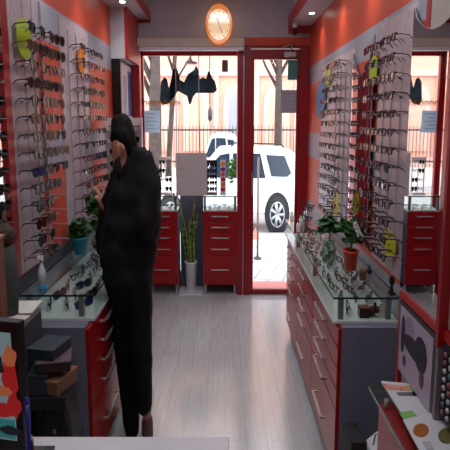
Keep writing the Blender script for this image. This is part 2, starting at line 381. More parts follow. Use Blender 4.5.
# ---------------------------------------------------------------- eyewear
def lens_poly(cy,w,h,kind,n=16,s=1.0):
    pts=[]
    for i in range(n):
        t=2*PI*i/n; c,ss=math.cos(t),math.sin(t); e=.75 if kind!='round' else 1
        x=abs(c)**e*(1 if c>0 else -1)*w/2*s; z=abs(ss)**e*(1 if ss>0 else -1)*h/2*s
        if kind=='aviator' and z<0: x*=.82
        pts.append((cy+x,z))
    return pts
G=lambda x:(lambda p:(x,p[0],p[1]))
def glasses_meshes(kind,fm,lm,lw=.056,lh=.044,th=.1,full=True):
    f=MB(); 
    for sgn in (-1,1):
        c=sgn*.034
        f.ring(lens_poly(c,lw,lh,kind),lens_poly(c,lw,lh,kind,s=1-th*2),G(0),G(.005))
    f.box(0,.005,-.008,.008,.004,.010)
    f.box(-.004,.004,-.067,-.060,.006,.016).box(-.004,.004,.060,.067,.006,.016)
    ls=[]
    for sgn in (-1,1):
        l=MB().prism(lens_poly(sgn*.034,lw,lh,kind,s=1-th),G(.0015),G(.0035)); ls.append(l)
    tp=[]
    for sgn in (-1,1):
        y=sgn*.064; r=.0026 if th>.09 else .0019
        tp.append(MB().tube([(-.002,y,.011),(-.03,y-sgn*.002,.010),(-.056,y-sgn*.006,.007),(-.074,y-sgn*.012,-.010)],[r,r,r*1.15,r*.9],6))
    return f,ls,tp
KINDS=[('black plastic sunglasses','aviator','black','lensd',.062,.052,.13),
 ('brown-lensed sunglasses','round','tort','lensb',.058,.050,.12),
 ('gold-rimmed dark aviators','aviator','gold','lensg',.060,.052,.07),
 ('blue mirrored sunglasses','square','black','lensn',.062,.046,.11),
 ('thin black-rimmed spectacles','square','black','lensc',.052,.034,.07),
 ('gunmetal wire spectacles','round','wire','lensc',.050,.036,.05),
 ('wine red acetate spectacles','square','wine','lensc',.054,.036,.10),
 ('heavy black-rimmed spectacles','square','black','lensc',.056,.038,.12)]
PROTO={}; ONE={}
for i,(nm,k,fmn,lmn,lw,lh,th) in enumerate(KINDS):
    f,ls,tp=glasses_meshes(k,fmn,lmn,lw,lh,th)
    PROTO[i]=(f.mesh('front_frame',M[fmn]),[l.mesh('lens',M[lmn]) for l in ls],[t.mesh('temple',M[fmn]) for t in tp])
    # folded pair as one small mesh, for the cases and racks
    m=MB()
    for part,mi in [(f,0)]+[(l,1) for l in ls]: m.add(part.v,part.f,mi)
    m.tube([(-.003,.064,.009),(-.010,-.05,.007)],.002,5); m.tube([(-.003,-.064,.009),(-.014,.05,.004)],.002,5)
    ONE[i]=m.mesh('eyeglasses',[M[fmn],M[lmn]])
def eyewear(i,x,y,z,rz,label,group):
    t=thing('sunglasses' if i<4 else 'eyeglasses',label,'sunglasses' if i<4 else 'glasses',(x,y,z),group,rz)
    f,ls,tp=PROTO[i]
    for nm,me in [('front_frame',f)]+[('lens',l) for l in ls]+[('temple',t_) for t_ in tp]:
        o=bpy.data.objects.new(nm,me); COL.objects.link(o); o.parent=t
    return t
def board(xw,side,y0,y1,z0,z1,cols,zs,label,m,group):
    t=thing('eyewear_display_board',label,'display board',(xw,(y0+y1)/2,z0),group); sg=1 if side=='L' else -1; cy=(y0+y1)/2
    MB().box(0,sg*.008,y0-cy,y1-cy,0,z1-z0).obj('panel',m,t)
    for y in cols:
        mb=MB().box(0,sg*.013,y-cy-.004,y-cy+.004,.02,z1-z0-.06)
        for z in zs: mb.box(sg*.012,sg*.10,y-cy-.0035,y-cy+.0035,z-z0-.001,z-z0+.0035)
        mb.obj('display_rod',M['acr'],t)
    return t
CN=['front','second','third','rear']
def wallset(side,xb,y0,y1,z0,z1,cols,ztop_,zbot,nr,kinds,label,where,skip=()):
    zs=[ztop_-(ztop_-zbot)*i/(nr-1) for i in range(nr)]
    xl=xb+(.10 if side=='L' else -.10)
    board(xb,side,y0,y1,z0,z1,cols,zs,label,M['boardp'] if 'near' in where else M['board'],'eyewear display boards')
    for r,z in enumerate(zs):
        for c,y in enumerate(cols):
            if (r,c) in skip: continue
            i=random.choice(kinds(r,c)); jy=random.uniform(-.006,.006)
            rn=ORD[r] if r<nr-1 else 'bottom'
            eyewear(i,xl,y+jy,z,(0 if side=='L' else PI)+random.uniform(-.16,.16),f'{KINDS[i][0]}, {rn} row, {CN[c]} column, {where}','eyewear on the wall boards')
sk={(9,3),(10,3),(11,2),(11,3),(12,2),(12,3),(13,2),(13,3),(10,2)}
wallset('L',XL+.001,2.70,3.10,1.0,2.36,[2.74,2.90,3.04,3.19],2.11,1.08,14,lambda r,c:[0,0,0,3,0,1] if r>6 or c>1 else [0,0,0,1,0,2],'tall pinkish acrylic eyewear board on the left wall, nearest the desk','on near left wall board',sk)
wallset('L',XL+.001,3.56,4.28,1.0,2.30,[3.72,3.92,4.09,4.26],2.14,1.06,14,lambda r,c:[0,0,7,4,5,3,6,4],'pale acrylic eyewear board on the left wall, behind the orange tag','on far left wall board')
wallset('R',XR-.001,2.52,3.13,1.0,2.18,[2.57,2.72,2.87,3.01],2.04,1.12,13,lambda r,c:[4,4,7,5,5] if c<2 else [4,6,5,6],'tall pinkish acrylic eyewear board on the right wall beside the big mirror','on near right wall board')
wallset('R',XR-.001,3.72,4.95,1.0,2.14,[3.82,3.98,4.14,4.30],2.06,1.10,14,lambda r,c:[4,5,5,6,7,7] ,'pale acrylic eyewear board on the right wall between narrow mirror and door','on far right wall board')
# glasses lying in the cases
def lay(i,x,y,z,rz,label,group,tilt=0):
    o=bpy.data.objects.new('eyeglasses',ONE[i]); COL.objects.link(o); o.location=(x,y,z); o.rotation_euler=(0,tilt,rz)
    return tag(o,label,'glasses',group)
RW=['first','second','third','fourth','fifth','sixth','seventh','eighth','ninth','tenth','eleventh','twelfth','thirteenth','fourteenth','fifteenth']
for r in range(11):
    for c in range(3):
        y=2.72+r*.17; x=.575+c*.072
        if r==0 and c>0: continue
        if r>=1 or c==0: lay(random.choice([4,5,6,7,7,4]),x,y+random.uniform(-.01,.01),.842,PI/2*0+PI+random.uniform(-.5,.5),f'folded spectacles inside right glass case, {RW[r]} row from the desk, {["aisle side","middle","wall side"][c]}','spectacles inside the right case')
for r in range(9):
    for c in range(3):
        y=2.78+r*.17; x=-.68-c*.08
        lay(random.choice([4,5,6,7,0,3]),x,y+random.uniform(-.01,.01),.842,random.uniform(-.5,.5),f'folded spectacles inside left glass case, {RW[r]} row from the desk, {["aisle side","middle","wall side"][c]}','spectacles inside the left case')
# small white card stands with price tags between glasses in the cases
tagm=MB().box(-.012,.012,-.001,.001,0,.03).box(-.012,.012,-.001,.014,0,.0015).mesh('price_card',M['paper'])
def pcard(x,y,z,label,g):
    o=bpy.data.objects.new('price_card',tagm); COL.objects.link(o); o.location=(x,y,z); o.rotation_euler=(0,0,random.uniform(-.3,.3)); tag(o,label,'card',g)
for r in range(10):
    for c in range(2):
        pcard(.555+c*.1+.03*(r%2),2.80+r*.17,.8185,f'small white price card in right glass case, {RW[r]} row, {["aisle side","wall side"][c]}','price cards in the right case')
for r in range(7):
    for c in range(2):
        pcard(-.66-c*.1-.03*(r%2),2.87+r*.17,.8185,f'small white price card in left glass case, {RW[r]} row, {["aisle side","wall side"][c]}','price cards in the left case')
for (a,b),n in zip(FC,('left','right')):
    for k in range(3):
        lay(random.choice([5,4,6]),a+(b-a)*(.22+.28*k),YW+.14,.877,-PI/2+random.uniform(-.2,.2),f'spectacles in small {n} window case, {["left","middle","right"][k]} pair','spectacles in the window cases')
        pcard(a+(b-a)*(.2+.28*k),YW+.09,.8525,f'small white price card in {n} window case, {["left","middle","right"][k]} one','price cards in the window cases')
# ---------------------------------------------------------------- hanging oval tags
def oval_tag(name,u0,u1,v0,v1,X,m,label,marks=False):
    p0=atX(u0,(v0+v1)/2,X); p1=atX(u1,(v0+v1)/2,X); pa=atX((u0+u1)/2,v0,X); pb=atX((u0+u1)/2,v1,X)
    cy=(p0.y+p1.y)/2; w=abs(p0.y-p1.y)/2; hz=abs(pa.z-pb.z)/2; cz=(pa.z+pb.z)/2
    t=thing(name,label,'tag',(X,cy,cz))
    n=24; poly=[(w*math.cos(2*PI*i/n)*(1 if abs(math.sin(2*PI*i/n))<.8 else .9),hz*(abs(math.sin(2*PI*i/n))**.7)*(1 if math.sin(2*PI*i/n)>0 else -1)) for i in range(n)]
    MB().prism(poly,G(-.0015),G(.0015)).obj('card',m,t)
    if marks:
        k=MB()
        for i in range(3): k.box(-.003,-.0016,-.022,.022 if i!=1 else .006,.03-i*.035,.036-i*.035)
        k.obj('printed_marks',M['leaf'],t)
oval_tag('lime_tag',17,31,19,59,-.93+.02,M['lime'],'long lime green oval tag hanging at top of near left board')
oval_tag('orange_tag',78,85,48,73,-.925,M['orange'],'long orange oval tag hanging on far left board')
oval_tag('lime_tag',370,377,56,86,.765,M['lime'],'long lime oval tag right of the narrow red-reflecting mirror')
oval_tag('blue_tag',316.5,325,82,118,.765,M['blue'],'wide blue tag hanging near the door post on right wall')
oval_tag('lime_tag',325.5,330,70,85,.765,M['lime'],'small lime tag above the blue tag on the right wall')
oval_tag('yellow_tag',333,338,192,215,.70,M['yel'],'small yellow tag hanging just above the leafy plant')
oval_tag('yellow_tag',383,396,230,258,.765,M['yel'],'yellow oval tag with green marks low on near right board',True)
# ---------------------------------------------------------------- mirrors
def scallop(y0,y1,z0,zl,zr,dip,n=14):   # outline in (y,z), top edge with a U-shaped dip
    pts=[(y0,z0),(y1,z0),(y1,zl)]
    for i in range(1,n):
        t=i/n; base=zl+(zr-zl)*t; pts.append((y1+(y0-y1)*t, base-dip*math.sin(PI*t)**.6))
    pts.append((y0,zr)); return pts
def mirror(name,side,y0,y1,z0,zl,zr,dip,X,label,yaw=0):
    t=thing(name,label,'mirror',(X,(y0+y1)/2,z0)); cy=(y0+y1)/2; sg=1 if side=='L' else -1
    poly=[(y-cy,z-z0) for y,z in scallop(y0,y1,z0,zl,zr,dip)]
    MB().prism(poly,G(0),G(sg*.006)).obj('mirror_glass',M['mirror'],t)
    MB().prism(poly,G(-sg*.004),G(-sg*.0002)).obj('backing',M['blackm'],t)
    t.rotation_euler=(0,0,yaw); return t
mirror('wall_mirror','R',3.20,3.70,1.05,2.10,2.14,.16,XR-.02,'narrow wall mirror with scalloped top reflecting the red door post')
mirror('wall_mirror','R',1.745,2.19,1.087,2.09,2.06,.085,.6655,'large wall mirror with scalloped top at the right edge',0)
struct(MB().box(XL+.001,XL+.016,2.605,2.685,1.0,2.25).obj('reflection_strip',M['redfr']))  # added red strip imitates the door post's reflection in the left mirror
mirror('wall_mirror','L',1.6,2.60,1.0,2.5,2.55,.1,XL+.012,'large wall mirror at the left edge beside the near eyewear board')
# ---------------------------------------------------------------- poster on the left, far rack
a=atX(120,60,-.875); b=atX(133,60,-.875)
t=thing('framed_poster','narrow framed blue and white poster on the left wall beside the window','poster',(-.875,(a.y+b.y)/2,1.90))
w=(b.y-a.y)/2; 
MB().box(-.073,0,-w,w,-.30,.325).obj('frame',M['black'],t,.004)
MB().box(0,.002,-w+.05,w-.05,-.27,.295).box(.002,.003,-w+.1,-w+.30,-.22,.2,1).box(.002,.003,.0,w-.1,-.15,.25,2).obj('print',[M['paper'],M['grey'],mat('poster_blue',(30,70,150),.4)],t)
t=thing('eyewear_rack','white rack of spectacles standing on the left counter in front of the man','rack',(-.76,4.62,.931))
MB().box(-.15,.13,.012,.02,0,.80).box(-.15,.13,-.03,.05,0,.012).box(-.152,-.146,-.03,.02,0,.80).box(.126,.132,-.03,.02,0,.80).obj('panel',mat('rack_white',(214,200,200),.4),t)
sh=MB()
for i in range(8): sh.box(-.146,.126,-.02,.012,.06+i*.092,.063+i*.092)
sh.obj('rail',M['acr'],t)
for i in range(8):
    for j in range(2):
        z=.931+.063+i*.092+.021
        o=lay(random.choice([4,7,5,0]),-.83+j*.13,4.62-.012,z,-PI/2,f'spectacles on the white rack by the man, {ORD[7-i] if i else "bottom"} shelf, {["left","right"][j]}','spectacles on the white counter rack')
        o.scale=(1,.78,1)
# woman leaflet and coloured leaflets on the left counter
def leaflet(name,u,v0,v1,X,w,m,label,extra=None,lean=.03):
    b=atX(u,v1,X); tp=atX(u,v0,X); h=tp.z-.931
    t=thing(name,label,'leaflet',(X,b.y if 2<b.y<5 else 4,.931))
    return t,h
t=thing('standing_leaflet','upright leaflet with a woman portrait on the left counter before the man','leaflet',(-.80,3.95,.931))
MB().add([(-.06,0,0),(.05,0,0),(.05,.04,.30),(-.06,.04,.30),(-.06,.006,0),(.05,.006,0),(.05,.046,.30),(-.06,.046,.30)],[(0,1,2,3),(7,6,5,4),(0,4,5,1),(1,5,6,2),(2,6,7,3),(3,7,4,0)]).obj('sheet',mat('cream_paper',(205,196,188),.6),t)
hh=MB(); hh.ell((-.005,.022,.20),(.025,.006,.045)); hh.ell((-.005,.014,.08),(.042,.006,.08),1); hh.ell((-.005,.030,.235),(.03,.007,.035),2)
hh.obj('portrait_print',[mat('portrait_skin',(196,140,120),.6),mat('portrait_rose',(190,110,120),.6),mat('portrait_hair',(90,50,44),.6)],t)
for k,(nm,m,x,h) in enumerate([('lime green','lime',-.735,.26),('bright blue','blue',-.705,.22)]):
    t=tag(MB().box(-.008,.008,-.02,.02,0,h).box(-.008,.008,-.021,-.02,h*.3,h*.75,1).obj('leaflet_holder',[M[m],M['white']]),f'{nm} upright leaflet holder on the left counter near the man\'s hand','leaflet'); t.location=(x,3.88-.03*k,.931)
# ---------------------------------------------------------------- potted plants
def foliage(c,r,n,lf,seed,dy=1):
    rnd=random.Random(seed); m=MB()
    for i in range(n):
        th=rnd.uniform(0,2*PI); ph=math.acos(rnd.uniform(-.5,1)); q=rnd.uniform(.35,1)
        p=Vector((c[0]+r[0]*q*math.sin(ph)*math.cos(th),c[1]+r[1]*q*math.sin(ph)*math.sin(th),c[2]+r[2]*q*math.cos(ph)))
        d=Vector((rnd.gauss(0,1),rnd.gauss(0,1),rnd.gauss(-.1,.6))).normalized(); u=d.cross(Vector((rnd.gauss(0,.4),rnd.gauss(0,.4),1))).normalized()
        nrm=d.cross(u); L=lf*rnd.uniform(.7,1.3); w=L*.42
        pts=[p-d*L*.5, p-d*L*.15+u*w+nrm*L*.06, p+d*L*.2+u*w*.8+nrm*L*.03, p+d*L*.55-nrm*L*.1, p+d*L*.2-u*w*.8+nrm*L*.03, p-d*L*.15-u*w+nrm*L*.06, p+d*L*.05-nrm*L*.03]
        m.add(pts,[(0,1,6),(1,2,6),(2,3,6),(3,4,6),(4,5,6),(5,0,6)],0,True)
    return m
def potted(name,loc,pot_m,pr,ph,fol,label,cat='plant',flowers=None,lm='leaf'):
    t=thing(name,label,cat,loc)
    MB().lathe((0,0,0),[(pr*.75,0),(pr*.95,ph*.85),(pr*1.05,ph*.86),(pr*1.05,ph),(pr*.9,ph),(pr*.88,ph*.93)],24,0,.66).obj('pot',pot_m,t)
    MB().lathe((0,0,ph*.9),[(pr*.87,0),(pr*.87,.004)],20,0,.66).obj('soil',M['soil'],t)
    st=MB()
    rnd=random.Random(3)
    for k in range(7):
        c,r,n,lf,sd=fol[k%len(fol)]
        st.tube([(0,0,ph*.92),(c[0]*.4+rnd.uniform(-.01,.01),c[1]*.4,(ph+c[2])/2),(c[0]+rnd.uniform(-1,1)*r[0]*.6,c[1]+rnd.uniform(-1,1)*r[1]*.6,c[2]+r[2]*.3)],.0022,5)
    st.obj('stem',M['leaf2'],t)
    mm=MB()
    for c,r,n,lf,sd in fol:
        f=foliage(c,r,n,lf,sd); mm.add(f.v,f.f,0,True)
    mm.obj('foliage',M[lm],t)
    if flowers:
        for c in flowers:
            fm=MB()
            for q in range(5): fm.ell((c[0]+.008*math.cos(q*1.26),c[1],c[2]+.012*math.sin(q*1.26)),(.006,.006,.009),0,8,5)
            fm.obj('flower',M['flower'],t)
    return t
potted('potted_plant',(-.86,3.50,.931),M['turq'],.07,.10,[((.0,0,.15),(.06,.08,.055),90,.042,1),((-.03,0,.12),(.05,.06,.05),50,.042,8)],'bushy plant in a turquoise pot on the left counter')
potted('potted_plant',(-.765,3.66,.931),M['cream'],.08,.075,[((.0,0,.15),(.075,.08,.06),90,.04,2),((-.04,.04,.24),(.07,.06,.08),110,.042,5)],'leafy plant in a cream pot on the left counter beside the turquoise pot')
potted('potted_plant',(.665,3.10,.931),M['redpot'],.06,.105,[((.015,0,.17),(.055,.08,.055),130,.040,6),((-.02,.0,.22),(.06,.07,.055),90,.038,7),((.03,.0,.22),(.03,.06,.05),50,.038,17)],'green plant with white flowers in a vermilion pot on the right counter',flowers=[(.0,-.085,.25),(.01,-.085,.23),(.02,-.088,.205),(.03,-.085,.19)])
t=thing('glass_vase','clear glass vase of trailing green leaves on the right counter','vase',(.575,3.26,.931))
MB().lathe((0,0,0),[(.045,0),(.055,.02),(.06,.08),(.045,.11),(.05,.13)],24,0,.66).obj('vase_body',glassmat('vase_glass',(215,232,222),.9),t)
f=foliage((0,0,.20),(.065,.07,.065),170,.040,11); f.obj('foliage',M['leaf'],t)
MB().tube([(0,0,.01),(.005,0,.1),(.0,.01,.2)],.002,5).tube([(.01,0,.01),(-.01,0,.1),(.03,.01,.2)],.002,5).obj('stem',M['leaf'],t)
# clear acrylic stands on right counter
for k,(x,y,h,s) in enumerate([(.56,4.05,.10,'tall'),(.60,4.3,.13,'taller'),(.55,3.75,.06,'low'),(.68,3.9,.08,'square'),(.64,4.5,.12,'narrow')]):
    t=thing('acrylic_stand',f'{s} clear acrylic stand on the right counter, number {["three","two","five","four","one"][k]} from the door','stand',(x,y,.931),'acrylic stands on the right counter')
    MB().box(-.025,.025,-.035,.035,0,.004).box(-.023,-.02,-.03,.03,.004,h).box(-.023,.02,-.03,.03,h,h+.003).obj('stand_body',M['cglass'],t)
    lay([5,4,7,4,5][k],x,y,.931+h+.023,PI+.4,f'dark spectacles lying on the {s} acrylic stand, right counter','spectacles on acrylic stands')
for k,(x,y,h,s_) in enumerate([(-.66,2.95,.06,'low'),(-.70,3.15,.09,'tall'),(-.66,3.35,.05,'square')]):
    t=thing('acrylic_stand',f'{s_} clear acrylic stand on the left counter in front of the man','stand',(x,y,.931),'acrylic stands on the left counter')
    MB().box(-.025,.025,-.035,.035,0,.004).box(-.023,-.02,-.03,.03,.004,h).box(-.023,.02,-.03,.03,h,h+.003).obj('stand_body',M['cglass'],t)
    lay([5,4,7][k],x,y,.931+h+.023,.4,f'dark spectacles lying on the {s_} acrylic stand, left counter','spectacles on acrylic stands')
for k,(x,y) in enumerate([(.52,4.62),(.56,4.40),(.52,4.20),(.60,4.55),(.62,3.95)]):
    t=thing('small_bottle',f'small pale lens cleaner bottle on the right counter, {["nearest the door","third from the door","fourth from the door","second from the door","nearest the leafy vase"][k]}','bottle',(x,y,.931),'small bottles on the right counter')
    MB().lathe((0,0,0),[(.018,0),(.02,.01),(.02,.05),(.008,.065)],14,0,.7).obj('bottle_body',M['white'],t)
    MB().lathe((0,0,.065),[(.009,0),(.009,.018)],12,0,.7).obj('cap',[M['turq'],M['lime'],M['black'],M['blue'],M['redpot']][k],t)
# small things by the right display
t=thing('camera_figurine','small black figurine standing at the near corner of the right counter','figurine',(.752,2.62,.931))
MB().box(-.012,.012,-.02,.02,0,.012).tube([(0,0,.01),(0,0,.05)],[.009,.006]).ell((0,0,.065),(.013,.02,.022)).ell((-.01,-.015,.08),(.006,.01,.01)).obj('figurine_body',M['blackm'],t)
t=thing('pegged_clip','small black clip on the rail of the right counter','clip',(.742,3.0,.931))
MB().box(-.01,.01,-.015,.015,0,.02).tube([(0,0,.02),(0,0,.045)],.005).obj('clip_body',M['blackm'],t)
t=thing('brown_box','small reddish brown box inside the right glass case, near end','box',(.635,2.64,.8185))
MB().box(-.022,.022,-.02,.03,0,.045).obj('box_body',M['tort'],t,.002)
MB().box(-.023,.023,-.021,.031,.045,.05).obj('lid',M['brown'],t)
tag(MB().ell((.675,2.66,.842),(.02,.03,.023)).ell((.70,2.65,.85),(.014,.02,.018)).ell((.69,2.66,.872),(.008,.01,.012)).obj('toy_animal',M['tort']),'small dark brown toy animal beside the brown box in the right case','toy')
tag(MB().box(.705,.733,2.632,2.64,.8185,.885).obj('cream_card',mat('cream_card',(206,196,172),.6)),'cream rounded card standing inside the right glass case near the end','card')
tag(MB().lathe((.68,2.88,.931),[(.02,0),(.024,.015),(.02,.03),(.026,.045),(.02,.05)],16,0,.7).obj('brown_dish',M['brown']),'small brown carved dish on the glass of the right counter','dish')
t=thing('spray_bottle','white spray bottle with blue base on the left counter','bottle',(-.845,2.69,.931))
MB().lathe((0,0,0),[(.022,0),(.024,.004),(.024,.03)],18,0,.7).obj('base',M['blue'],t)
MB().lathe((0,0,.03),[(.024,0),(.024,.06),(.012,.085),(.009,.10)],18,0,.7).obj('bottle_body',mat('milky_plastic',(205,210,220),.3),t)
MB().lathe((0,0,.13),[(.010,0),(.010,.02)],14,0,.8).box(-.008,.008,-.03,.012,.15,.165).obj('nozzle',M['white'],t)
def papermat(name,rgb,tr=.5):
    m=bpy.data.materials.new(name); m.use_nodes=True; nt=m.node_tree; nt.nodes.clear()
    o=nt.nodes.new('ShaderNodeOutputMaterial'); mix=nt.nodes.new('ShaderNodeMixShader'); mix.inputs[0].default_value=tr
    a=nt.nodes.new('ShaderNodeBsdfDiffuse'); b=nt.nodes.new('ShaderNodeBsdfTranslucent'); a.inputs[0].default_value=srgb(rgb); b.inputs[0].default_value=srgb(rgb)
    nt.links.new(a.outputs[0],mix.inputs[1]); nt.links.new(b.outputs[0],mix.inputs[2]); nt.links.new(mix.outputs[0],o.inputs[0]); return m
# ---------------------------------------------------------------- window displays
def shelf_y(v=196): return .99
zt_=.991
t=thing('grey_board','blank light grey board standing across the two window display cases','board',((atY(174,0,YW).x+atY(205,0,YW).x)/2,YW+.05,zt_))
w=(atY(205,170,YW+.05).x-atY(174,170,YW+.05).x)/2; h=atY(190,153,YW+.05).z-zt_
MB().box(-w,w,0,.008,0,h).obj('board_sheet',M['greysign'],t)
k=MB()
for z in (.62,.45): k.box(-w+.012,-w*.25,-.001,0,h*z,h*z+.004)
k.obj('faint_lines',mat('line_grey',(140,136,138),.7),t)
def tower(u0,u1,v0,label,colm,nr,kinds,grp,back=None):
    a=atY(u0,180,YW+.16).x; b=atY(u1,180,YW+.16).x; h=atY(200,v0,YW+.16).z-zt_; w=(b-a)/2
    t=thing('eyewear_tower',label,'display stand',((a+b)/2,YW+.16,zt_))
    m=MB().box(-w,w,-.06,.06,0,.02).box(-w,-w+.008,-.012,.012,.02,h).box(w-.008,w,-.012,.012,.02,h).box(-w,w,-.015,.015,h-.03,h).box(-.003,.003,-.01,.01,.02,h-.03)
    m.obj('frame',colm,t)
    if back: MB().box(-w+.008,w-.008,.006,.01,.02,h-.03).obj('back_panel',back,t)
    for i in range(nr):
        z=.055+(h-.10)*i/(nr-1)
        for j in (-1,1):
            o=lay(random.choice(kinds),(a+b)/2+j*w*.5,YW+.16-.008,zt_+z,-PI/2,f'pair of glasses on the {grp}, {ORD[nr-1-i] if i else "bottom"} level, {"left" if j<0 else "right"}',f'glasses on the {grp}')
            o.scale=(1,w/.145,.9)
tower(207,217,160,'black two-column eyewear tower in the window left of the door',M['black'],5,[0,1],'black window tower')
tower(159,172,157,'white eyewear tower in the window beside the man',M['white'],4,[0,4,2],'white window tower')
# candy-coloured sunglasses card column and green leafy column
t=thing('coloured_lens_stand','stand of round pink and orange lenses in the window beside the black tower','display stand',(atY(223,180,YW+.14).x,YW+.14,zt_))
MB().box(-.03,.03,-.03,.03,0,.012).box(-.028,.028,.0,.004,.012,.34).obj('panel',M['white'],t)
cols_=[(214,60,96),(236,128,50),(200,50,80),(230,90,110),(150,60,140),(236,150,60)]
for i in range(6):
    MB().prism([(.024*math.cos(q*PI/8),.05+i*.05+.02*math.sin(q*PI/8)) for q in range(16)],F(-.006),F(0)).obj('lens',mat(f'candy_{i}',cols_[i],.2),t)
t=thing('green_leaf_garland','bright green leafy garland hanging at the right side of the window','garland',(atY(232,180,YW+.16).x,YW+.16,zt_))
foliage((0,0,.2),(.035,.04,.20),110,.035,21).obj('foliage',mat('garland_green',(130,205,60),.5,noise=.2,nscale=30),t)
MB().tube([(0,0,0),(0,0,.36)],.004,6).obj('stem',M['leaf'],t)
# decals and papers on glass
def gl(u0,u1,v0,v1,Y,name,m,label,cat,mats=None,det=None):
    a=atY(u0,v0,Y); b=atY(u1,v1,Y)
    o=MB().box(a.x,b.x,Y-.002,Y,b.z,a.z)
    if det: det(o,a,b,Y)
    return tag(o.obj(name,[m]+(mats or [])),label,cat)
def lines(o,a,b,Y):
    for i in range(5):
        z=b.z+(a.z-b.z)*(.15+.17*i); o.box(a.x+.02,b.x-.03-(i%2)*.03,Y-.003,Y-.002,z,z+.008,1)
gl(144,160,110.5,132.5,6.12,'paper_notice',papermat('pale_blue_paper',(200,216,228),.5),'pale blue printed notice taped inside the left side of the window','notice',[mat('notice_lines',(140,160,178),.7)],lines)
gl(281,297.5,90,113,YW+.028,'paper_notice',papermat('grey_paper',(180,178,188),.35),'grey paper notice taped on the door glass','notice',[mat('faint_text',(150,148,158),.7)],lines)
gl(288,298,60,80,YW+.028,'teal_sticker',papermat('teal_sticker',(110,160,160),.4),'teal square sticker at the upper right of the door glass','sticker')
YG=6.122
def P2(pts,Y):
    q=[atY(u,v,Y) for u,v in pts]; return [(p.x,p.z) for p in q]
dk=MB(); sky=[(160,100),(161,82),(164,77),(167,79),(169,88),(171,80),(173,70),(176,67),(178,71),(180,80),(184,82),(188,74),(191,72),(194,70),(196,65),(198,69),(200,79),(203,77),(206,79),(208,71),(210,72),(212,78),(215,81),(217,90),(214,93),(196,93),(193,97),(191,104),(189,104),(187,96),(178,91),(174,97),(168,104),(162,105)]
dk.prism(P2(sky,YG),F(YG-.0015)if False else (lambda p:(p[0],YG-.0015,p[1])),(lambda p:(p[0],YG+.0005,p[1])))
tag(dk.obj('skyline_sticker',glassmat('dark_teal_vinyl',(82,104,116),.5,1.5)),'dark teal skyline-shaped sticker on the upper shop window','sticker')
# gold ornamental strip of lettering-like strokes on the window
gm=MB(); a=atY(144,100,YG); b=atY(180,107,YG); n=15
for i in range(n):
    x=a.x+(b.x-a.x)*i/(n-1); hh_=(a.z-b.z); zz=b.z
    gm.box(x-.004,x+.004,YG-.004,YG-.001,zz+.01,zz+hh_-(.008 if i%3 else 0))
    if i<n-1: gm.box(x,x+(b.x-a.x)/(n-1),YG-.004,YG-.001,*( (zz+hh_*.5,zz+hh_*.5+.010) if i%2 else (zz+hh_-.02,zz+hh_-.01)))
tag(gm.obj('gold_lettering',papermat('gold_vinyl',(216,160,10),.35)),'gold reversed lettering strip stuck on the left half of the window','lettering')
gl(222,228,60,72,YG-.001,'window_fixture',mat('grey_brown_plastic',(110,100,96),.6),'small grey brown sensor box at the upper right of the window','sensor')
t=thing('hanging_lamp','small pale lamp hanging inside the top of the window','lamp',(atY(191,60,6.0).x,6.0,atY(191,64,6.0).z))
MB().lathe((0,0,0),[(.09,0),(.075,.02),(.02,.03),(.01,.05)],20,0,KX*1.3).obj('shade',M['white'],t)
MB().tube([(0,0,.05),(0,0,.20)],.004,6).obj('cord',M['black'],t)
# ---------------------------------------------------------------- the foreground desk, monitor, pen
zd=.76
t=thing('desk','white topped desk along the bottom of the picture, near left','desk',(-.35,1.0,0))
MB().box(-.40,.362,-.9,.685,zd-.03,zd).obj('desktop',M['desk'],t,.003)
MB().box(-.38,.34,-.85,.60,.0,zd-.031).obj('body',M['white'],t)
t=thing('monitor','black flat monitor at the left edge showing a colourful picture','monitor',(-.606,1.40,zd),rz=R(-14))
hz=.468; w=.115
MB().box(-w,w,0,.03,.04,hz).obj('housing',M['black'],t,.004)
m=MB(); m.box(-w+.018,w-.022,-.0015,0,.16,hz-.028)
rnd=random.Random(4)
m.box(-w+.02,w-.024,-.003,-.0015,.165,.215,1)
def blob(cx,cz,rx,rz,mi,y): m.prism([(cx+rx*math.cos(q*PI/7)*rnd.uniform(.75,1.2),cz+rz*math.sin(q*PI/7)*rnd.uniform(.75,1.2)) for q in range(14)],F(y-.0006),F(y),mi)
m.v=[v for v in m.v]
for q,(cx,cz,rx,rz,mi) in enumerate([(.05,.24,.06,.018,2),(.085,.32,.022,.05,2),(.03,.36,.04,.04,3),(.09,.38,.02,.03,4),(.05,.29,.05,.015,4),(.095,.255,.018,.03,2),(.03,.20,.05,.015,1),(.08,.19,.03,.012,3),(.02,.31,.03,.03,1)]):
    blob(cx,cz,rx,rz,mi,-.0015-.0007*(q+2))
def scr(n,c): return mat(n,tuple(int(q*.7) for q in c),.4,emit=c,es=.16)
m.obj('screen',[scr('screen_pale',(150,180,186)),scr('screen_teal',(60,150,150)),scr('screen_red',(200,40,40)),scr('screen_dark',(30,34,44)),scr('screen_orange',(220,120,80))],t)
MB().box(-.05,.05,-.03,.09,0,.012).box(-.02,.02,.01,.03,.012,.08).obj('stand',M['black'],t,.002)
p=atY(28,396,1.30)
t=thing('pen_holder','dark pen holder on the desk at bottom left','pen holder',(p.x+.006,1.30,zd))
MB().lathe((0,0,0),[(.03,0),(.032,.07),(.029,.07),(.027,.008)],20,0,.7).obj('cup',M['blackm'],t)
t=thing('blue_pen','blue ballpoint pen standing upright at the lower left','pen',(p.x-.004,1.30,zd+.02))
L=p.z-zd-.02
MB().tube([(0,0,0),(.0,0,L-.02)],.0048,8).obj('barrel',mat('blue_pen_plastic',(30,40,140),.25),t)
MB().tube([(0,0,L-.02),(0,0,L-.003)],[.0036,.003],8).box(.003,.006,-.002,.002,L-.07,L-.012).obj('cap',mat('blue_cap',(44,60,190),.25),t)
p2=atY(31.5,436,1.30)
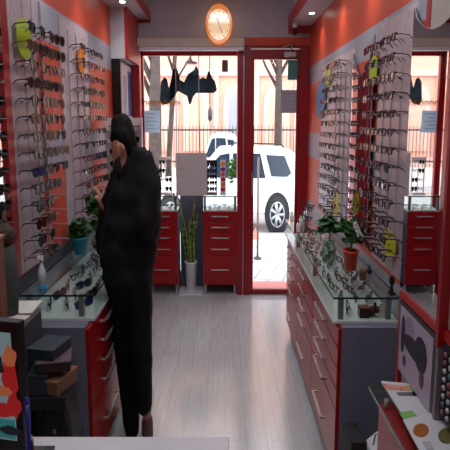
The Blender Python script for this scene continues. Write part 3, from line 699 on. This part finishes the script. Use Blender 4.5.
t=thing('dark_pencil','thin dark pencil beside the blue pen','pencil',(p2.x,1.302,zd+.02))
L=p2.z-zd-.02
MB().tube([(0,0,0),(0,0,L-.012)],.0036,6).obj('shaft',M['tort'],t)
MB().tube([(0,0,L-.012),(0,0,L)],[.0034,.001],6).obj('tip',M['cream'],t)
for k,(u0,u1) in enumerate(((34,45),(46,53))):
    a_=atZ(u0,446,zd+.01); b_=atZ(u1,450,zd+.01)
    tag(MB().box(a_.x,b_.x,a_.y-.12,a_.y,zd+.001,zd+.012).obj('desk_gadget',mat('gadget_grey',(70,70,74) if k==0 else (30,30,34),.5),bevel=.002),['grey keypad lying at the bottom edge of the desk','black keypad lying right of the grey one on the desk'][k],'gadget')
# ---------------------------------------------------------------- left: low counter with papers, pile of boxes
t=thing('low_counter','low grey counter against the left wall holding loose papers','counter',(-.86,2.11,0))
MB().box(-.075,.055,-.41,.415,0,.90).obj('body',M['denim'],t)
MB().box(-.077,.068,-.415,.415,.901,.93).obj('top',M['cglass'],t)
MB().box(-.076,.064,-.413,.413,.898,.9005).obj('top_board',mat('counter_lilac',(150,146,156),.4),t)
for k,(x0,x1,y0,y1,rz,c,lb) in enumerate([(-.915,-.79,2.34,2.515,.05,(226,222,214),'large white sheet of paper lying on the low left counter'),(-.90,-.79,2.15,2.32,-.1,(214,208,196),'cream sheet of paper nearer the monitor on the low left counter'),(-.90,-.78,2.592,2.60,0,(200,196,190),'')]):
    if not lb: continue
    o=MB().box(-(x1-x0)/2,(x1-x0)/2,-(y1-y0)/2,(y1-y0)/2,0,.004).obj('paper_sheet',mat('paper_'+str(k),c,.7)); o.location=((x0+x1)/2,(y0+y1)/2,.931); o.rotation_euler=(0,0,rz); tag(o,lb,'paper')
# wooden post (chair back) and coat
t=thing('wooden_post','reddish brown wooden post with pale top at the left edge','post',(-.694,1.72,0))
p=atY(5,236,1.72)
MB().box(-.05,.037,-.03,.03,0,p.z-.008).obj('post_body',M['brown'],t,.004)
MB().box(-.052,.039,-.032,.032,p.z-.008,p.z).obj('post_cap',mat('lit_top_wood',(170,130,100),.5),t)  # lit top edge of the post put into a paler cap colour
t=thing('draped_coat','grey green coat with brown fur collar hung at the left edge','coat',(-.872,2.33,.936))
cb=MB(); 
prof=[(.045,0),(.055,.08),(.06,.18),(.045,.28)]
cb.lathe((0,0,0),prof,20,0,.75); cb.obj('coat_body',mat('grey_green_cloth',(62,66,66),.9,noise=.2,nscale=20),t)
fc=MB().ell((0,0,.325),(.045,.055,.045)); o=fc.obj('fur_collar',mat('brown_fur',(70,54,44),.95,noise=.35,nscale=60),t)
d_=o.modifiers.new('s','SUBSURF'); d_.levels=d_.render_levels=2
tx=bpy.data.textures.new('furn','CLOUDS'); tx.noise_scale=.015; dm_=o.modifiers.new('d','DISPLACE'); dm_.texture=tx; dm_.strength=.018
# pile of dark boxes and bags in front of the grey cabinet side
def boxthing(name,c,s,rz,m,label,cat,lid=None,tilt=0,extra=None):
    t=thing(name,label,cat,c); t.rotation_euler=(tilt,0,rz)
    MB().box(-s[0]/2,s[0]/2,-s[1]/2,s[1]/2,0,s[2]*.82).obj('box_body',m,t,.003)
    MB().box(-s[0]/2-.003,s[0]/2+.003,-s[1]/2-.003,s[1]/2+.003,s[2]*.82,s[2]).obj('lid',lid or m,t,.003)
    return t
yb=2.28
def bx(u0,u1,v0,v1,dy,name,m,lb,cat,lid=None,rz=0,y=yb):
    a_=atY(u0,v1,y); b_=atY(u1,v0,y)
    return boxthing(name,((a_.x+b_.x)/2,y+dy/2,a_.z),(b_.x-a_.x,dy,b_.z-a_.z),rz,m,lb,cat,lid)
dkm=mat('near_black_card',(26,26,32),.6); tealm=mat('dark_teal_card',(36,52,62),.6); mauve=mat('mauve_card',(100,82,92),.6); tanm=mat('tan_card',(126,88,64),.6); brm=mat('dark_brown_card',(46,32,30),.7)
a_=atY(22,440,yb); fl=0
# a low black cabinet carries the pile
t=thing('storage_crate','black storage crate at floor level behind the desk, bottom of the box pile','crate',(-.715,2.33,0))
MB().box(-.062,.085,-.13,.13,0,.35).obj('crate_body',M['blackm'],t,.004)
MB().box(-.066,.089,-.134,.134,.35,.37).obj('rim',dkm,t,.003)
zl=.371
def stack(x,y,z,s,rz,name,m,lb,cat,lid=None): return boxthing(name,(x,y,z),s,rz,m,lb,cat,lid)
# handbags
def bag(x,y,z,w,d,h,m,lb,clasp=True):
    t=thing('handbag',lb,'bag',(x,y,z))
    poly=[(-w/2,0),(w/2,0),(w*.46,h*.6),(w*.34,h),(-w*.34,h),(-w*.46,h*.6)]
    MB().prism(poly,F(-d/2),F(d/2)).obj('bag_body',m,t,.012)
    MB().prism([(-w*.3,h*.98),(w*.3,h*.98),(w*.36,h*.55),(0,h*.4),(-w*.36,h*.55)],F(-d/2-.006),F(-d/2)).obj('flap',m,t,.002)
    if clasp: MB().box(-.006,.006,-d/2-.010,-d/2-.006,h*.42,h*.52).obj('clasp',M['alu'],t)
    return t
leather=mat('dark_leather',(34,36,38),.45,noise=.2,nscale=30); 
bag(-.69,2.34,zl,.14,.16,.20,leather,'dark leather handbag with metal clasp, low in the box pile')
stack(-.66,2.11,0,(.10,.13,.30),.1,'brown_carton',tanm,'tan carton standing on the floor beside the crate','box')
zz=zl+.201
stack(-.715,2.32,zz,(.15,.20,.055),.08,'shoe_box',dkm,'wide black box lying on the handbag in the pile','box')
stack(-.675,2.31,zz+.056,(.07,.16,.065),-.25,'tan_box',tanm,'tan box with lighter lid jutting out of the pile','box',mat('tan_lid',(158,112,78),.6))
stack(-.75,2.32,zz+.056,(.075,.18,.09),.12,'teal_box',tealm,'dark teal upright box in the middle of the pile','box')
stack(-.695,2.32,zz+.152,(.13,.17,.045),.22,'mauve_box',brm,'dark brown box with mauve lid near the top of the pile','box',mauve)
stack(-.715,2.33,zz+.199,(.11,.16,.045),-.2,'dark_top_box',tealm,'slate blue box topmost on the pile','box',mat('slate_lid',(58,68,78),.6))
# ---------------------------------------------------------------- right foreground
t=thing('glass_topped_counter','red counter with green-edged glass top at the lower right','counter',(.58,1.35,0))
MB().box(-.045,.062,-.55,.60,0,.74).obj('body',M['red'],t,.003)
MB().box(-.07,.064,-.57,.645,.77,.778).obj('glass_top',M['cglass'],t)
MB().box(-.072,-.07,-.57,.645,.769,.779).box(-.072,.064,.645,.647,.769,.779).obj('polished_edge',mat('glass_edge_light',(84,120,104),.2),t)
for x in (-.03,.045):
    for y in (-.5,.56): MB().lathe((x,y,.74),[(.012,0),(.012,.03)],12,0,.7).obj('standoff',M['alu'],t)
zg=.7795
def sheet(name,pts,z,th,mats,det,label,cat):
    q=[atZ(u,v,z) for u,v in pts]; c=sum(q,Vector())/len(q); c.z=z
    t=thing(name,label,cat,c)
    MB().prism([(p.x-c.x,p.y-c.y) for p in q],lambda p:(p[0],p[1],0),lambda p:(p[0],p[1],th)).obj('pages',mats[0],t)
    if det:
        for nm,pp,m in det:
            r=[atZ(u,v,z+th) for u,v in pp]
            MB().prism([(p.x-c.x,p.y-c.y) for p in r],lambda p:(p[0],p[1],th),lambda p:(p[0],p[1],th+.0006)).obj(nm,m,t)
    return t
pk=mat('salmon_print',(190,130,110),.6,noise=.4,nscale=60); gn=mat('green_print',(110,170,80),.6); dg=mat('dark_print',(80,76,82),.6); pg=mat('magazine_page',(196,196,200),.45)
sheet('magazine',[(381,382.5),(412,385),(432,408),(441,419),(404,419)],zg,.006,[pg],[('photo_strip',[(383,384),(408,386),(411,391),(386,390)],pk),('green_picture',[(408,386),(412,386),(421,396),(414,396)],gn),('dark_banner',[(396,392.5),(416,392),(418,396),(399,396)],dg)],'open magazine with salmon and green pictures on the right glass counter','magazine')
sheet('leaflet',[(399,413),(412,411),(424,424),(408,426)],zg-.0005+.0075,.002,[gn],None,'green leaflet under the white sheet on the right glass counter','leaflet')
cir=lambda cx,cy,rx,ry,n=20:[(cx+rx*math.cos(2*PI*i/n),cy+ry*math.sin(2*PI*i/n)) for i in range(n)]
sheet('white_folder',[(403,421),(441,412),(458,432),(480,470),(440,490)],zg+.010,.005,[mat('white_card',(206,206,214),.35)],[('copper_disc',cir(421,430.5,8,7),mat('copper_foil',(196,120,50),.25,metal=.6,noise=.35,nscale=90)),('green_disc',cir(447,436,9,8),mat('olive_foil',(140,136,80),.25,metal=.5,noise=.35,nscale=90)),('glare_patch',[(422,442),(430,441),(434,450),(427,452)],mat('painted_glare',(225,235,240),.2,metal=.6))],'white folder with copper and olive discs at the bottom right corner','folder')  # the bright patch is reflected glare painted on the folder
# poster below the mirror rail
t=thing('portrait_poster','framed portrait poster of a woman leaning below the big mirror','poster',(.662,1.955,.79))
MB().box(-.012,.012,-.195,.195,0,.26).obj('frame',M['black'],t,.003)
MB().box(-.0135,-.012,-.175,.175,.0,.245).obj('print',mat('poster_lilac',(176,164,186),.4),t)
ph=MB()
def pell(cy,cz,ry,rz,mi,x): ph.prism([(cy+ry*math.cos(q*PI/10),cz+rz*math.sin(q*PI/10)) for q in range(20)],G(x-.0007),G(x),mi)
pell(.06,.19,.055,.045,0,-.0137); pell(.0,.14,.12,.035,1,-.0145); pell(-.07,.15,.06,.06,1,-.0153); pell(.13,.15,.02,.07,1,-.0153); pell(.10,.06,.02,.02,2,-.0145); pell(-.09,.07,.02,.03,2,-.0145)
ph.obj('portrait',[mat('portrait_pale',(150,134,158),.5),mat('portrait_navy',(26,24,50),.5),mat('portrait_lip',(110,50,80),.5)],t)
# red post and chain rack at the right edge
p=atY(440,300,1.97)
t=thing('red_post','red upright post at the right edge of the big mirror','post',(.655,1.73,.79))
MB().box(-.016,.012,-.013,.013,.24,1.28).obj('post_body',M['redfr'],t,.002)
MB().box(-.012,.012,-.011,.011,0,.24).obj('grey_foot',M['postg'],t,.002)
t=thing('chain_rack','black rack of small shiny eyewear chains at the lower right edge','rack',(.674,1.52,.82))
MB().box(-.02,0,-.19,.19,0,.23).obj('back_panel',M['blackm'],t)
jm=[mat('bead_silver',(190,190,200),.3,metal=.5),mat('bead_rose',(150,84,96),.3),mat('bead_teal',(60,110,116),.3)]
for i in range(8):
    for j in range(9):
        MB().ell((-.024,-.17+j*.041,.022+i*.026),(.005,.011,.008),0,8,5).obj('bead',jm[(0,1,0,2,0,0,1)[(i*2+j)%7]],t)
# carrier bag and box on the floor behind the right counter
t=thing('paper_bag','white paper bag on the floor between the grey cabinet side and red counter','bag',(.63,2.29,0))
MB().prism([(-.045,0),(.045,0),(.05,.30),(.032,.43),(-.035,.37),(-.05,.30)],F(-.06),F(.06)).obj('bag_body',M['paper'],t)
MB().tube([(-.02,0,.37),(-.01,0,.43),(.01,0,.44),(.02,0,.40)],.003,6).obj('handle',M['black'],t)
boxthing('black_box',(.54,2.33,0),(.06,.16,.42),.05,dkm,'black box standing on the floor beside the white paper bag','box')
# ---------------------------------------------------------------- the man
YM=3.02
def mp(u,v,dy=0):
    p=atY(u,v,YM+dy); return p
MC=Vector((-.47,YM,0))
def union(parts,voxel,smooth=8):
    """parts: list of (p0,r0,p1,r1) capsules; one continuous remeshed surface. radii in natural width"""
    m=MB()
    for (p0,r0,p1,r1) in parts:
        n0=Vector((p0.x/KX,p0.y,p0.z)); n1=Vector((p1.x/KX,p1.y,p1.z)); d=n1-n0
        k=max(2,int(d.length/.02)); pts=[n0+d*(i/k) for i in range(k+1)]; rs=[r0+(r1-r0)*i/k for i in range(k+1)]
        if d.length>1e-4:
            dn=d.normalized()
            pts=[n0-dn*r0*.95,n0-dn*r0*.75,n0-dn*r0*.4]+pts+[n1+dn*r1*.4,n1+dn*r1*.75,n1+dn*r1*.95]; rs=[r0*.3,r0*.66,r0*.91]+rs+[r1*.91,r1*.66,r1*.3]
            m.tube(pts,rs,14)
        else: m.ell(tuple(n0),(r0,r0,r0),0,16,12)
    me=m.mesh('tmp',[])
    o=bpy.data.objects.new('tmp',me); COL.objects.link(o)
    r=o.modifiers.new('r','REMESH'); r.mode='VOXEL'; r.voxel_size=voxel; r.use_smooth_shade=True
    s=o.modifiers.new('s','SMOOTH'); s.iterations=smooth; s.factor=.5
    dg_=bpy.context.evaluated_depsgraph_get(); ev=o.evaluated_get(dg_); me2=bpy.data.meshes.new_from_object(ev)
    bpy.data.objects.remove(o); return me2
def finish(me,name,m,parent,jitter=0,sc=1):
    for v in me.vertices:
        co=v.co
        if jitter:
            n=math.sin(co.z*31+co.x*17+co.y*9)*math.sin(co.x*23-co.z*11)*jitter; co=co+v.normal*n
        v.co=(co.x*KX-MC.x,co.y-MC.y,co.z-MC.z)
    me.name=name; me.materials.clear(); me.materials.append(m)
    for p_ in me.polygons: p_.use_smooth=True
    o=bpy.data.objects.new(name,me); COL.objects.link(o); o.parent=parent; return o
man=thing('person','man in black hooded jacket, black trousers and brown shoes facing the left boards','person',tuple(MC))
skin=mat('skin',(168,116,96),.5)
head=mp(121.5,142,.0); neck=mp(126,166,.0); chest=mp(132,200,0); pelvis=mp(130,290,0)
hipL=mp(122,292,.02); hipR=mp(140,292,-.04); kneeL=mp(126,362,.04); kneeR=mp(144,362,-.05)
ankL=mp(131,425,.06); ankR=mp(147,415,-.03)
shL=mp(118,184,.10); shR=mp(150,186,-.06)
elbL=mp(103,232,.16); haL=mp(103,205,.26)
elbR=mp(112,240,-.10); haR=mp(106,215,.04)
# body
bp=[(mp(122,140,0),.09,mp(121,146,-.03),.085),(mp(121,150,-.055),.070,mp(120.5,162,-.05),.058),(mp(123,160,-.05),.055,mp(127,172,-.03),.055),(neck,.055,mp(125,152,0),.06),(neck,.06,chest,.12),(chest,.13,pelvis,.12),
 (hipL,.085,kneeL,.055),(kneeL,.055,ankL,.04),(hipR,.085,kneeR,.055),(kneeR,.055,ankR,.04),(chest,.1,shL,.06),(chest,.1,shR,.06),
 (shL,.05,elbL,.04),(elbL,.04,haL,.028),(shR,.05,elbR,.04),(elbR,.04,haR,.028),
 (mp(114.5,150,.05),.012,mp(112.8,154,.05),.011),(mp(115,158,.04),.02,mp(115.6,163,.04),.016),
 (mp(115.2,143.5,.04),.016,mp(116,143.5,.06),.016)]
# ear
bp+=[(mp(122.6,147.5,-.128),.017,mp(123.2,149,-.13),.016),(mp(123.2,149,-.128),.015,mp(121.8,154.5,-.122),.010)]
# hands: palm and five unequal fingers
for hnd,sg in ((haL,1),(haR,1)):
    pm=hnd+Vector((-.012,.012,.03)); bp.append((hnd,.028,pm,.036))
    for q,(L_,o_) in enumerate([(.060,-.030),(.072,-.010),(.070,.010),(.055,.028)]):
        b0=pm+Vector((-.004,o_*.8,.018)); b1=b0+Vector((-.016,o_*.2,L_*.5)); b2=b1+Vector((-.018,0,L_*.22))
        bp+=[(b0,.010,b1,.0095),(b1,.0095,b2,.0085)]
    b0=pm+Vector((.008,-.03,-.01)); b1=b0+Vector((.0,-.022,.022)); b2=b1+Vector((-.010,-.004,.022)); bp+=[(b0,.012,b1,.011),(b1,.011,b2,.009)]
bm_=union(bp,.0075,4)
finish(bm_,'body',skin,man)
# hair cap
hp=[(mp(123.5,135,.01),.100,mp(123,133,.01),.100),(mp(126,141,.0),.095,mp(130,149,.01),.072),(mp(131,150,.0),.062,mp(131.5,160,.0),.045),(mp(115.5,134,.06),.045,mp(118,128,.04),.07),(mp(116.5,137,-.045),.055,mp(123,138,-.055),.062),(mp(126.5,143,-.06),.05,mp(128.5,150,-.06),.035)]
hme=union(hp,.010,4); finish(hme,'hair',mat('black_hair',(9,8,9),.7,spec=.15,noise=.3,nscale=90),man,.003)
# beard shading is hair: short beard along the jaw
finish(union([(mp(119,158,-.11),.014,mp(118,163,-.095),.030),(mp(118,163,-.09),.032,mp(119.5,169,-.085),.030),(mp(117,161,-.07),.02,mp(117,165,-.065),.030),(mp(117.6,167,-.05),.03,mp(115.4,166,.05),.028)],.008,3),'beard',mat('dark_beard',(34,24,22),.9),man)
jk=mat('black_puffer_cloth',(19,19,25),.8,spec=.2,noise=.3,nscale=25); tr=mat('black_trouser_cloth',(13,14,18),.85,spec=.2,noise=.2,nscale=20)
jp=[(mp(137,160,-.03),.075,mp(146,165,-.02),.06),(mp(130,168,-.03),.075,mp(146,166,-.04),.075),(mp(139,158,-.05),.06,mp(148,160,-.04),.052),(mp(122,174,.02),.07,mp(130,170,-.03),.08),   # hood and collar
 (mp(128,182,.02),.12,mp(147,184,-.04),.13),(mp(127,200,0),.16,mp(144,200,-.02),.16),(mp(124,225,0),.175,mp(143,225,-.01),.165),(mp(120,250,0),.18,mp(138,252,0),.165),(mp(122,270,0),.175,mp(136,272,0),.165),(mp(124,284,0),.155,mp(136,285,0),.15),
 (mp(120,184,.06),.095,mp(110,215,.10),.105),(mp(110,215,.10),.105,mp(106.5,242,.12),.10),(mp(106.5,242,.12),.09,mp(107,222,.2),.06),
 (mp(150,188,-.06),.105,mp(145,220,-.13),.105),(mp(142,220,-.13),.09,mp(116,246,-.08),.075),(mp(113,246,-.06),.095,mp(113,258,0),.10),
 (mp(116,246,-.08),.07,mp(107,226,.0),.052)]
finish(union(jp,.013,6),'jacket',jk,man,.013)
tp_=[(mp(125,285,.02),.135,mp(136,285,-.02),.14),(mp(121,292,.02),.125,mp(126.5,362,.05),.098),(mp(126.5,362,.05),.098,mp(132,428,.0),.070),
 (mp(139,292,-.04),.12,mp(141,350,-.05),.102),(mp(141,350,-.05),.102,mp(144.5,402,-.03),.075)]
finish(union(tp_,.012,6),'trousers',tr,man,.006)
shm=mat('brown_shoe_leather',(92,66,58),.6)
for cx_,cy_,nm in ((ankR.x+.003,ankR.y,'shoe'),(ankL.x+.001,ankL.y+.02,'shoe')):
    c0_=Vector((cx_,cy_,.05)); toe=Vector((cx_-.035,cy_+.15,.035))
    finish(union([(c0_,.052,toe,.038),(Vector((cx_,cy_,.115)),.05,c0_,.05)],.009,4),nm,shm,man)
# ---------------------------------------------------------------- outside
M['pave']=mat('pavement_stone',(168,166,164),.7)
def pave():
    m=bpy.data.materials.new('paving_slabs'); nt,b=nodes(m); N=nt.nodes.new; L=nt.links.new
    tc=N('ShaderNodeTexCoord'); mp_=N('ShaderNodeMapping'); mp_.inputs['Rotation'].default_value=(0,0,.25); L(tc.outputs['Object'],mp_.inputs[0])
    br=N('ShaderNodeTexBrick'); br.inputs['Scale'].default_value=1; br.inputs['Brick Width'].default_value=.32; br.inputs['Row Height'].default_value=.42; br.inputs['Mortar Size'].default_value=.008
    br.inputs['Color1'].default_value=srgb((176,174,174)); br.inputs['Color2'].default_value=srgb((160,160,162)); br.inputs['Mortar'].default_value=srgb((112,112,116))
    L(mp_.outputs[0],br.inputs['Vector']); L(br.outputs['Color'],b.inputs['Base Color']); b.inputs['Roughness'].default_value=.7; return m
struct(MB().box(-8,8,YW+.47,9.05,-.10,-.003).obj('ground_1',pave()))
struct(MB().box(-8,8,9.05,9.15,-.12,-.01).obj('kerb_1',mat('kerb_stone',(186,186,184),.7)))
struct(MB().box(-14,14,9.15,26,-.2,-.06).obj('ground_2',mat('asphalt',(150,148,150),.9,noise=.1)))
def car(name,x0,x1,Y,zg_,h,body,label,wl):
    """side view, rear to the right; lengths in this scene"""
    L=x1-x0; t=thing(name,label,'car',((x0+x1)/2,Y+.5,zg_)); W=1.0
    def X(f): return -L/2+L*f
    side=[(0,.30),(.015,.22),(.97,.22),(1,.30),(1,.55),(.985,.62),(.95,.92),(.90,.985),(.60,1.0),(.47,.985),(.33,.66),(.06,.58),(.0,.45)]
    def fr(y,ins=0): return lambda p:(X(p[0]),y,p[1]*h)
    bodyp=MB().prism(side,fr(-.5),fr(.5)).obj('body',body,t,.035)
    gl_=mat('car_window',(34,46,60),.15,spec=.35)
    for a_,b_ in (((.37,.66),(.49,.92),(.60,.94),(.60,.64)),((.62,.64),(.62,.94),(.76,.93),(.78,.64))), : pass
    def win(pts): MB().prism(pts,fr(-.512),fr(-.49)).obj('side_window',gl_,t,.004)
    win([(.36,.66),(.48,.91),(.54,.93),(.54,.64)]); win([(.56,.64),(.56,.93),(.73,.925),(.765,.64)]); win([(.80,.66),(.765,.91),(.88,.90),(.925,.70),(.90,.655)])
    MB().prism([(.34,.67),(.46,.95),(.475,.95),(.36,.66)],fr(-.44),fr(.44)).obj('windscreen',gl_,t)
    MB().box(X(.955),X(.998)+.004,-.505,-.40,h*.52,h*.70).obj('tail_light',mat('tail_red',(170,60,50),.3),t)
    MB().box(X(.0)-.01,X(.03),-.505,-.40,h*.44,h*.53).obj('headlight',M['white'],t)
    MB().tube([(X(.55),-.42,h*1.0),(X(.57),-.42,h*1.045),(X(.86),-.42,h*1.03),(X(.88),-.42,h*.99)],.012,6).obj('roof_rail',M['blackm'],t)
    for f in wl:
        w=thing('wheel','','',(0,0,0)); del w['label']; del w['category']; bpy.data.objects.remove(w)
        r=h*.215; c=(X(f),-.5,r+.0)
        MB().prism([(c[0]+r*1.22*KX*math.cos(q*PI/12),c[2]+r*1.22*math.sin(q*PI/12)) for q in range(24)],F(-.508),F(-.49)).obj('wheel_arch',M['blackm'],t)
        wm=MB().lathe((c[0],-.53,c[2]),[(r*.9,0),(r,.02),(r,.16)],28,0,KX,'y').obj('wheel',M['blackm'],t)
        rim=MB().lathe((c[0],-.545,c[2]),[(r*.18,0),(r*.2,.015)],12,0,KX,'y')
        for q in range(7):
            a_=q*2*PI/7; rim.tube([(c[0],-.538,c[2]),(c[0]+r*.66*KX*math.cos(a_),-.535,c[2]+r*.66*math.sin(a_))],[.02,.03],6)
        rim.ring([(c[0]+r*.72*KX*math.cos(q*PI/12),c[2]+r*.72*math.sin(q*PI/12)) for q in range(24)],[(c[0]+r*.64*KX*math.cos(q*PI/12),c[2]+r*.64*math.sin(q*PI/12)) for q in range(24)],F(-.54),F(-.525))
        rim.obj('rim',M['alu'],wm)
    return t
YC=9.55
xr_=atY(303,190,YC).x; xw=atY(277,220,YC).x
zr_=atY(262,147,YC).z
L_=2.55; x1_=xr_; fw=(xw-(x1_-L_))/L_
wc=mat('white_car_paint',(226,226,228),.25,coat=.5)
car('suv_car',x1_-L_,x1_,YC,-.06,zr_+.06,wc,'white estate car parked outside the glass door',(.17,fw))
car('hatchback_car',atY(186,150,13.5).x,atY(240,150,13.5).x,13.3,-.06,atY(205,133,13.3).z+.06,mat('silver_car_paint',(190,196,204),.25,coat=.5),'silver car across the street seen through the window',(.2,.8))
# building across the street with arches
Yb=19.0
bl=thing('street_building','peach stone building with arched niches across the street','building',(0,Yb,0))
pe=mat('peach_stone',(222,164,142),.8,noise=.08); pe2=mat('pale_peach_stone',(222,176,158),.8); gw=mat('facade_window',(150,150,160),.3)
MB().box(-14,14,0,2,-.1,9).obj('wall',pe,bl)
MB().box(-14,14,-.12,-.001,3.1,3.3).box(-14,14,-.1,-.001,-.1,.6).obj('cornice',pe2,bl)
for k in range(-6,9):
    x=k*1.25+.35
    arch=[(x-.40,.8),(x+.40,.8)]+[(x+.40*math.cos(q*PI/12),2.3+.55*math.sin(q*PI/12)) for q in range(13)]
    MB().prism(arch,F(-.06),F(-.001)).obj('arch_niche',pe2,bl)
    a2=[(x+(px-x)*.6,.8+(pz-.8)*.85) for px,pz in arch]
    MB().prism(a2,F(-.075),F(-.061)).obj('window',gw if k%3==0 else pe,bl)
    MB().box(x-.3,x+.3,-.06,-.001,4.1,5.9).obj('window',gw,bl)
    MB().box(x+.55,x+.70,-.10,-.001,.6,3.1).obj('pilaster',pe2,bl)
# iron fence
fn=thing('iron_fence','dark iron railing in front of the peach building','fence',(0,16.8,-.06))
MB().box(-7,7,-.15,.15,0,.5).obj('fence_base',mat('fence_wall',(214,200,190),.8),fn)
MB().box(-7,7,-.02,.02,.65,.70).box(-7,7,-.02,.02,1.52,1.57).obj('rail',M['wire'],fn)
bars=MB()
for i in range(140): bars.box(-7+i*.1,-7+i*.1+.016,-.01,.01,.5,1.66)
o=bars.obj('bar',M['wire'],fn); o['kind']='stuff'
def tree(x,y,r,h,lean,label,bn):
    t=thing('street_tree',label,'tree',(x,y,-.06))
    MB().tube([(0,0,0),(lean*.2,0,h*.3),(lean*.6,0,h*.6),(lean,0,h)],[r*1.2,r,r*.85,r*.6],12,0,KX*1.3).obj('trunk',mat('bark',(66,54,50),.9,noise=.3,nscale=10),t)
    rnd=random.Random(bn); b=MB()
    for k in range(7):
        z=h*rnd.uniform(.55,1); s=rnd.choice((-1,1)); b.tube([(lean*z/h,0,z),(lean+s*.25,rnd.uniform(-.3,.3),z+.5),(lean+s*.5,rnd.uniform(-.4,.4),z+1.1)],[r*.35,r*.22,r*.1],6)
    b.obj('branch',mat('bark_dark',(60,50,48),.9),t)
p=atY(277,120,12.5); tree(p.x,12.2,.11,4.2,0,'grey tree trunk on the pavement seen through the door glass',2)
p=atY(151,120,10.2); tree(p.x-.05,11.0,.17,3.6,.06,'thick dark tree trunk outside the left of the window',3)
p=atY(166,120,11.5); tree(p.x,11.5,.07,4.0,.25,'slender leaning tree outside the window behind the gold lettering',5)
p=atY(210,114,12.0)
t=thing('street_lantern','black hanging lantern seen through the middle of the window','lantern',(p.x,12.0,p.z))
MB().lathe((0,0,-.14),[(.03,0),(.08,.05),(.08,.2),(.03,.27),(.01,.32)],8,0,KX).obj('lantern_body',M['wire'],t)
MB().tube([(0,0,.17),(0,0,3)],.01,6).obj('cable',M['wire'],t)
p=atY(258,200,7.4)
t=thing('signpost','thin dark post standing on the pavement just outside the door','post',(p.x,7.4,-.003))
MB().tube([(0,0,0),(0,0,1.28)],.016,10,0,.8).obj('pole',mat('rust_post',(110,86,84),.6),t)
MB().lathe((0,0,0),[(.07,0),(.07,.02)],16,0,.7).obj('base',M['wire'],t)
p=atZ(256,238,0)
tag(MB().box(p.x-.06,p.x+.05,p.y-.10,p.y+.05,-.002,.02).prism([(-.05,0),(.03,0),(-.01,.14)],lambda q:(p.x+q[0],p.y-.02,.02+q[1]),lambda q:(p.x+q[0],p.y+.02,.02+q[1])).obj('pavement_block',mat('salmon_plastic',(206,130,110),.6)),'small salmon wedge standing on the pavement by the door','wedge')
# ---------------------------------------------------------------- light, camera
wd=bpy.data.worlds.new('World'); SC.world=wd; wd.use_nodes=True
bg=wd.node_tree.nodes['Background']; bg.inputs[0].default_value=(.88,.94,1,1); bg.inputs[1].default_value=2.9
cam=bpy.data.cameras.new('Camera'); cam.lens=48; cam.sensor_width=36; cam.sensor_fit='HORIZONTAL'; cam.clip_start=.05
co=bpy.data.objects.new('Camera',cam); COL.objects.link(co); co.location=(0,0,H); co.rotation_euler=(PI/2-T,0,0); SC.camera=co
vs=SC.view_settings; vs.view_transform='Standard'; vs.look='None'; vs.exposure=0.7; vs.gamma=1; vs.use_curve_mapping=False
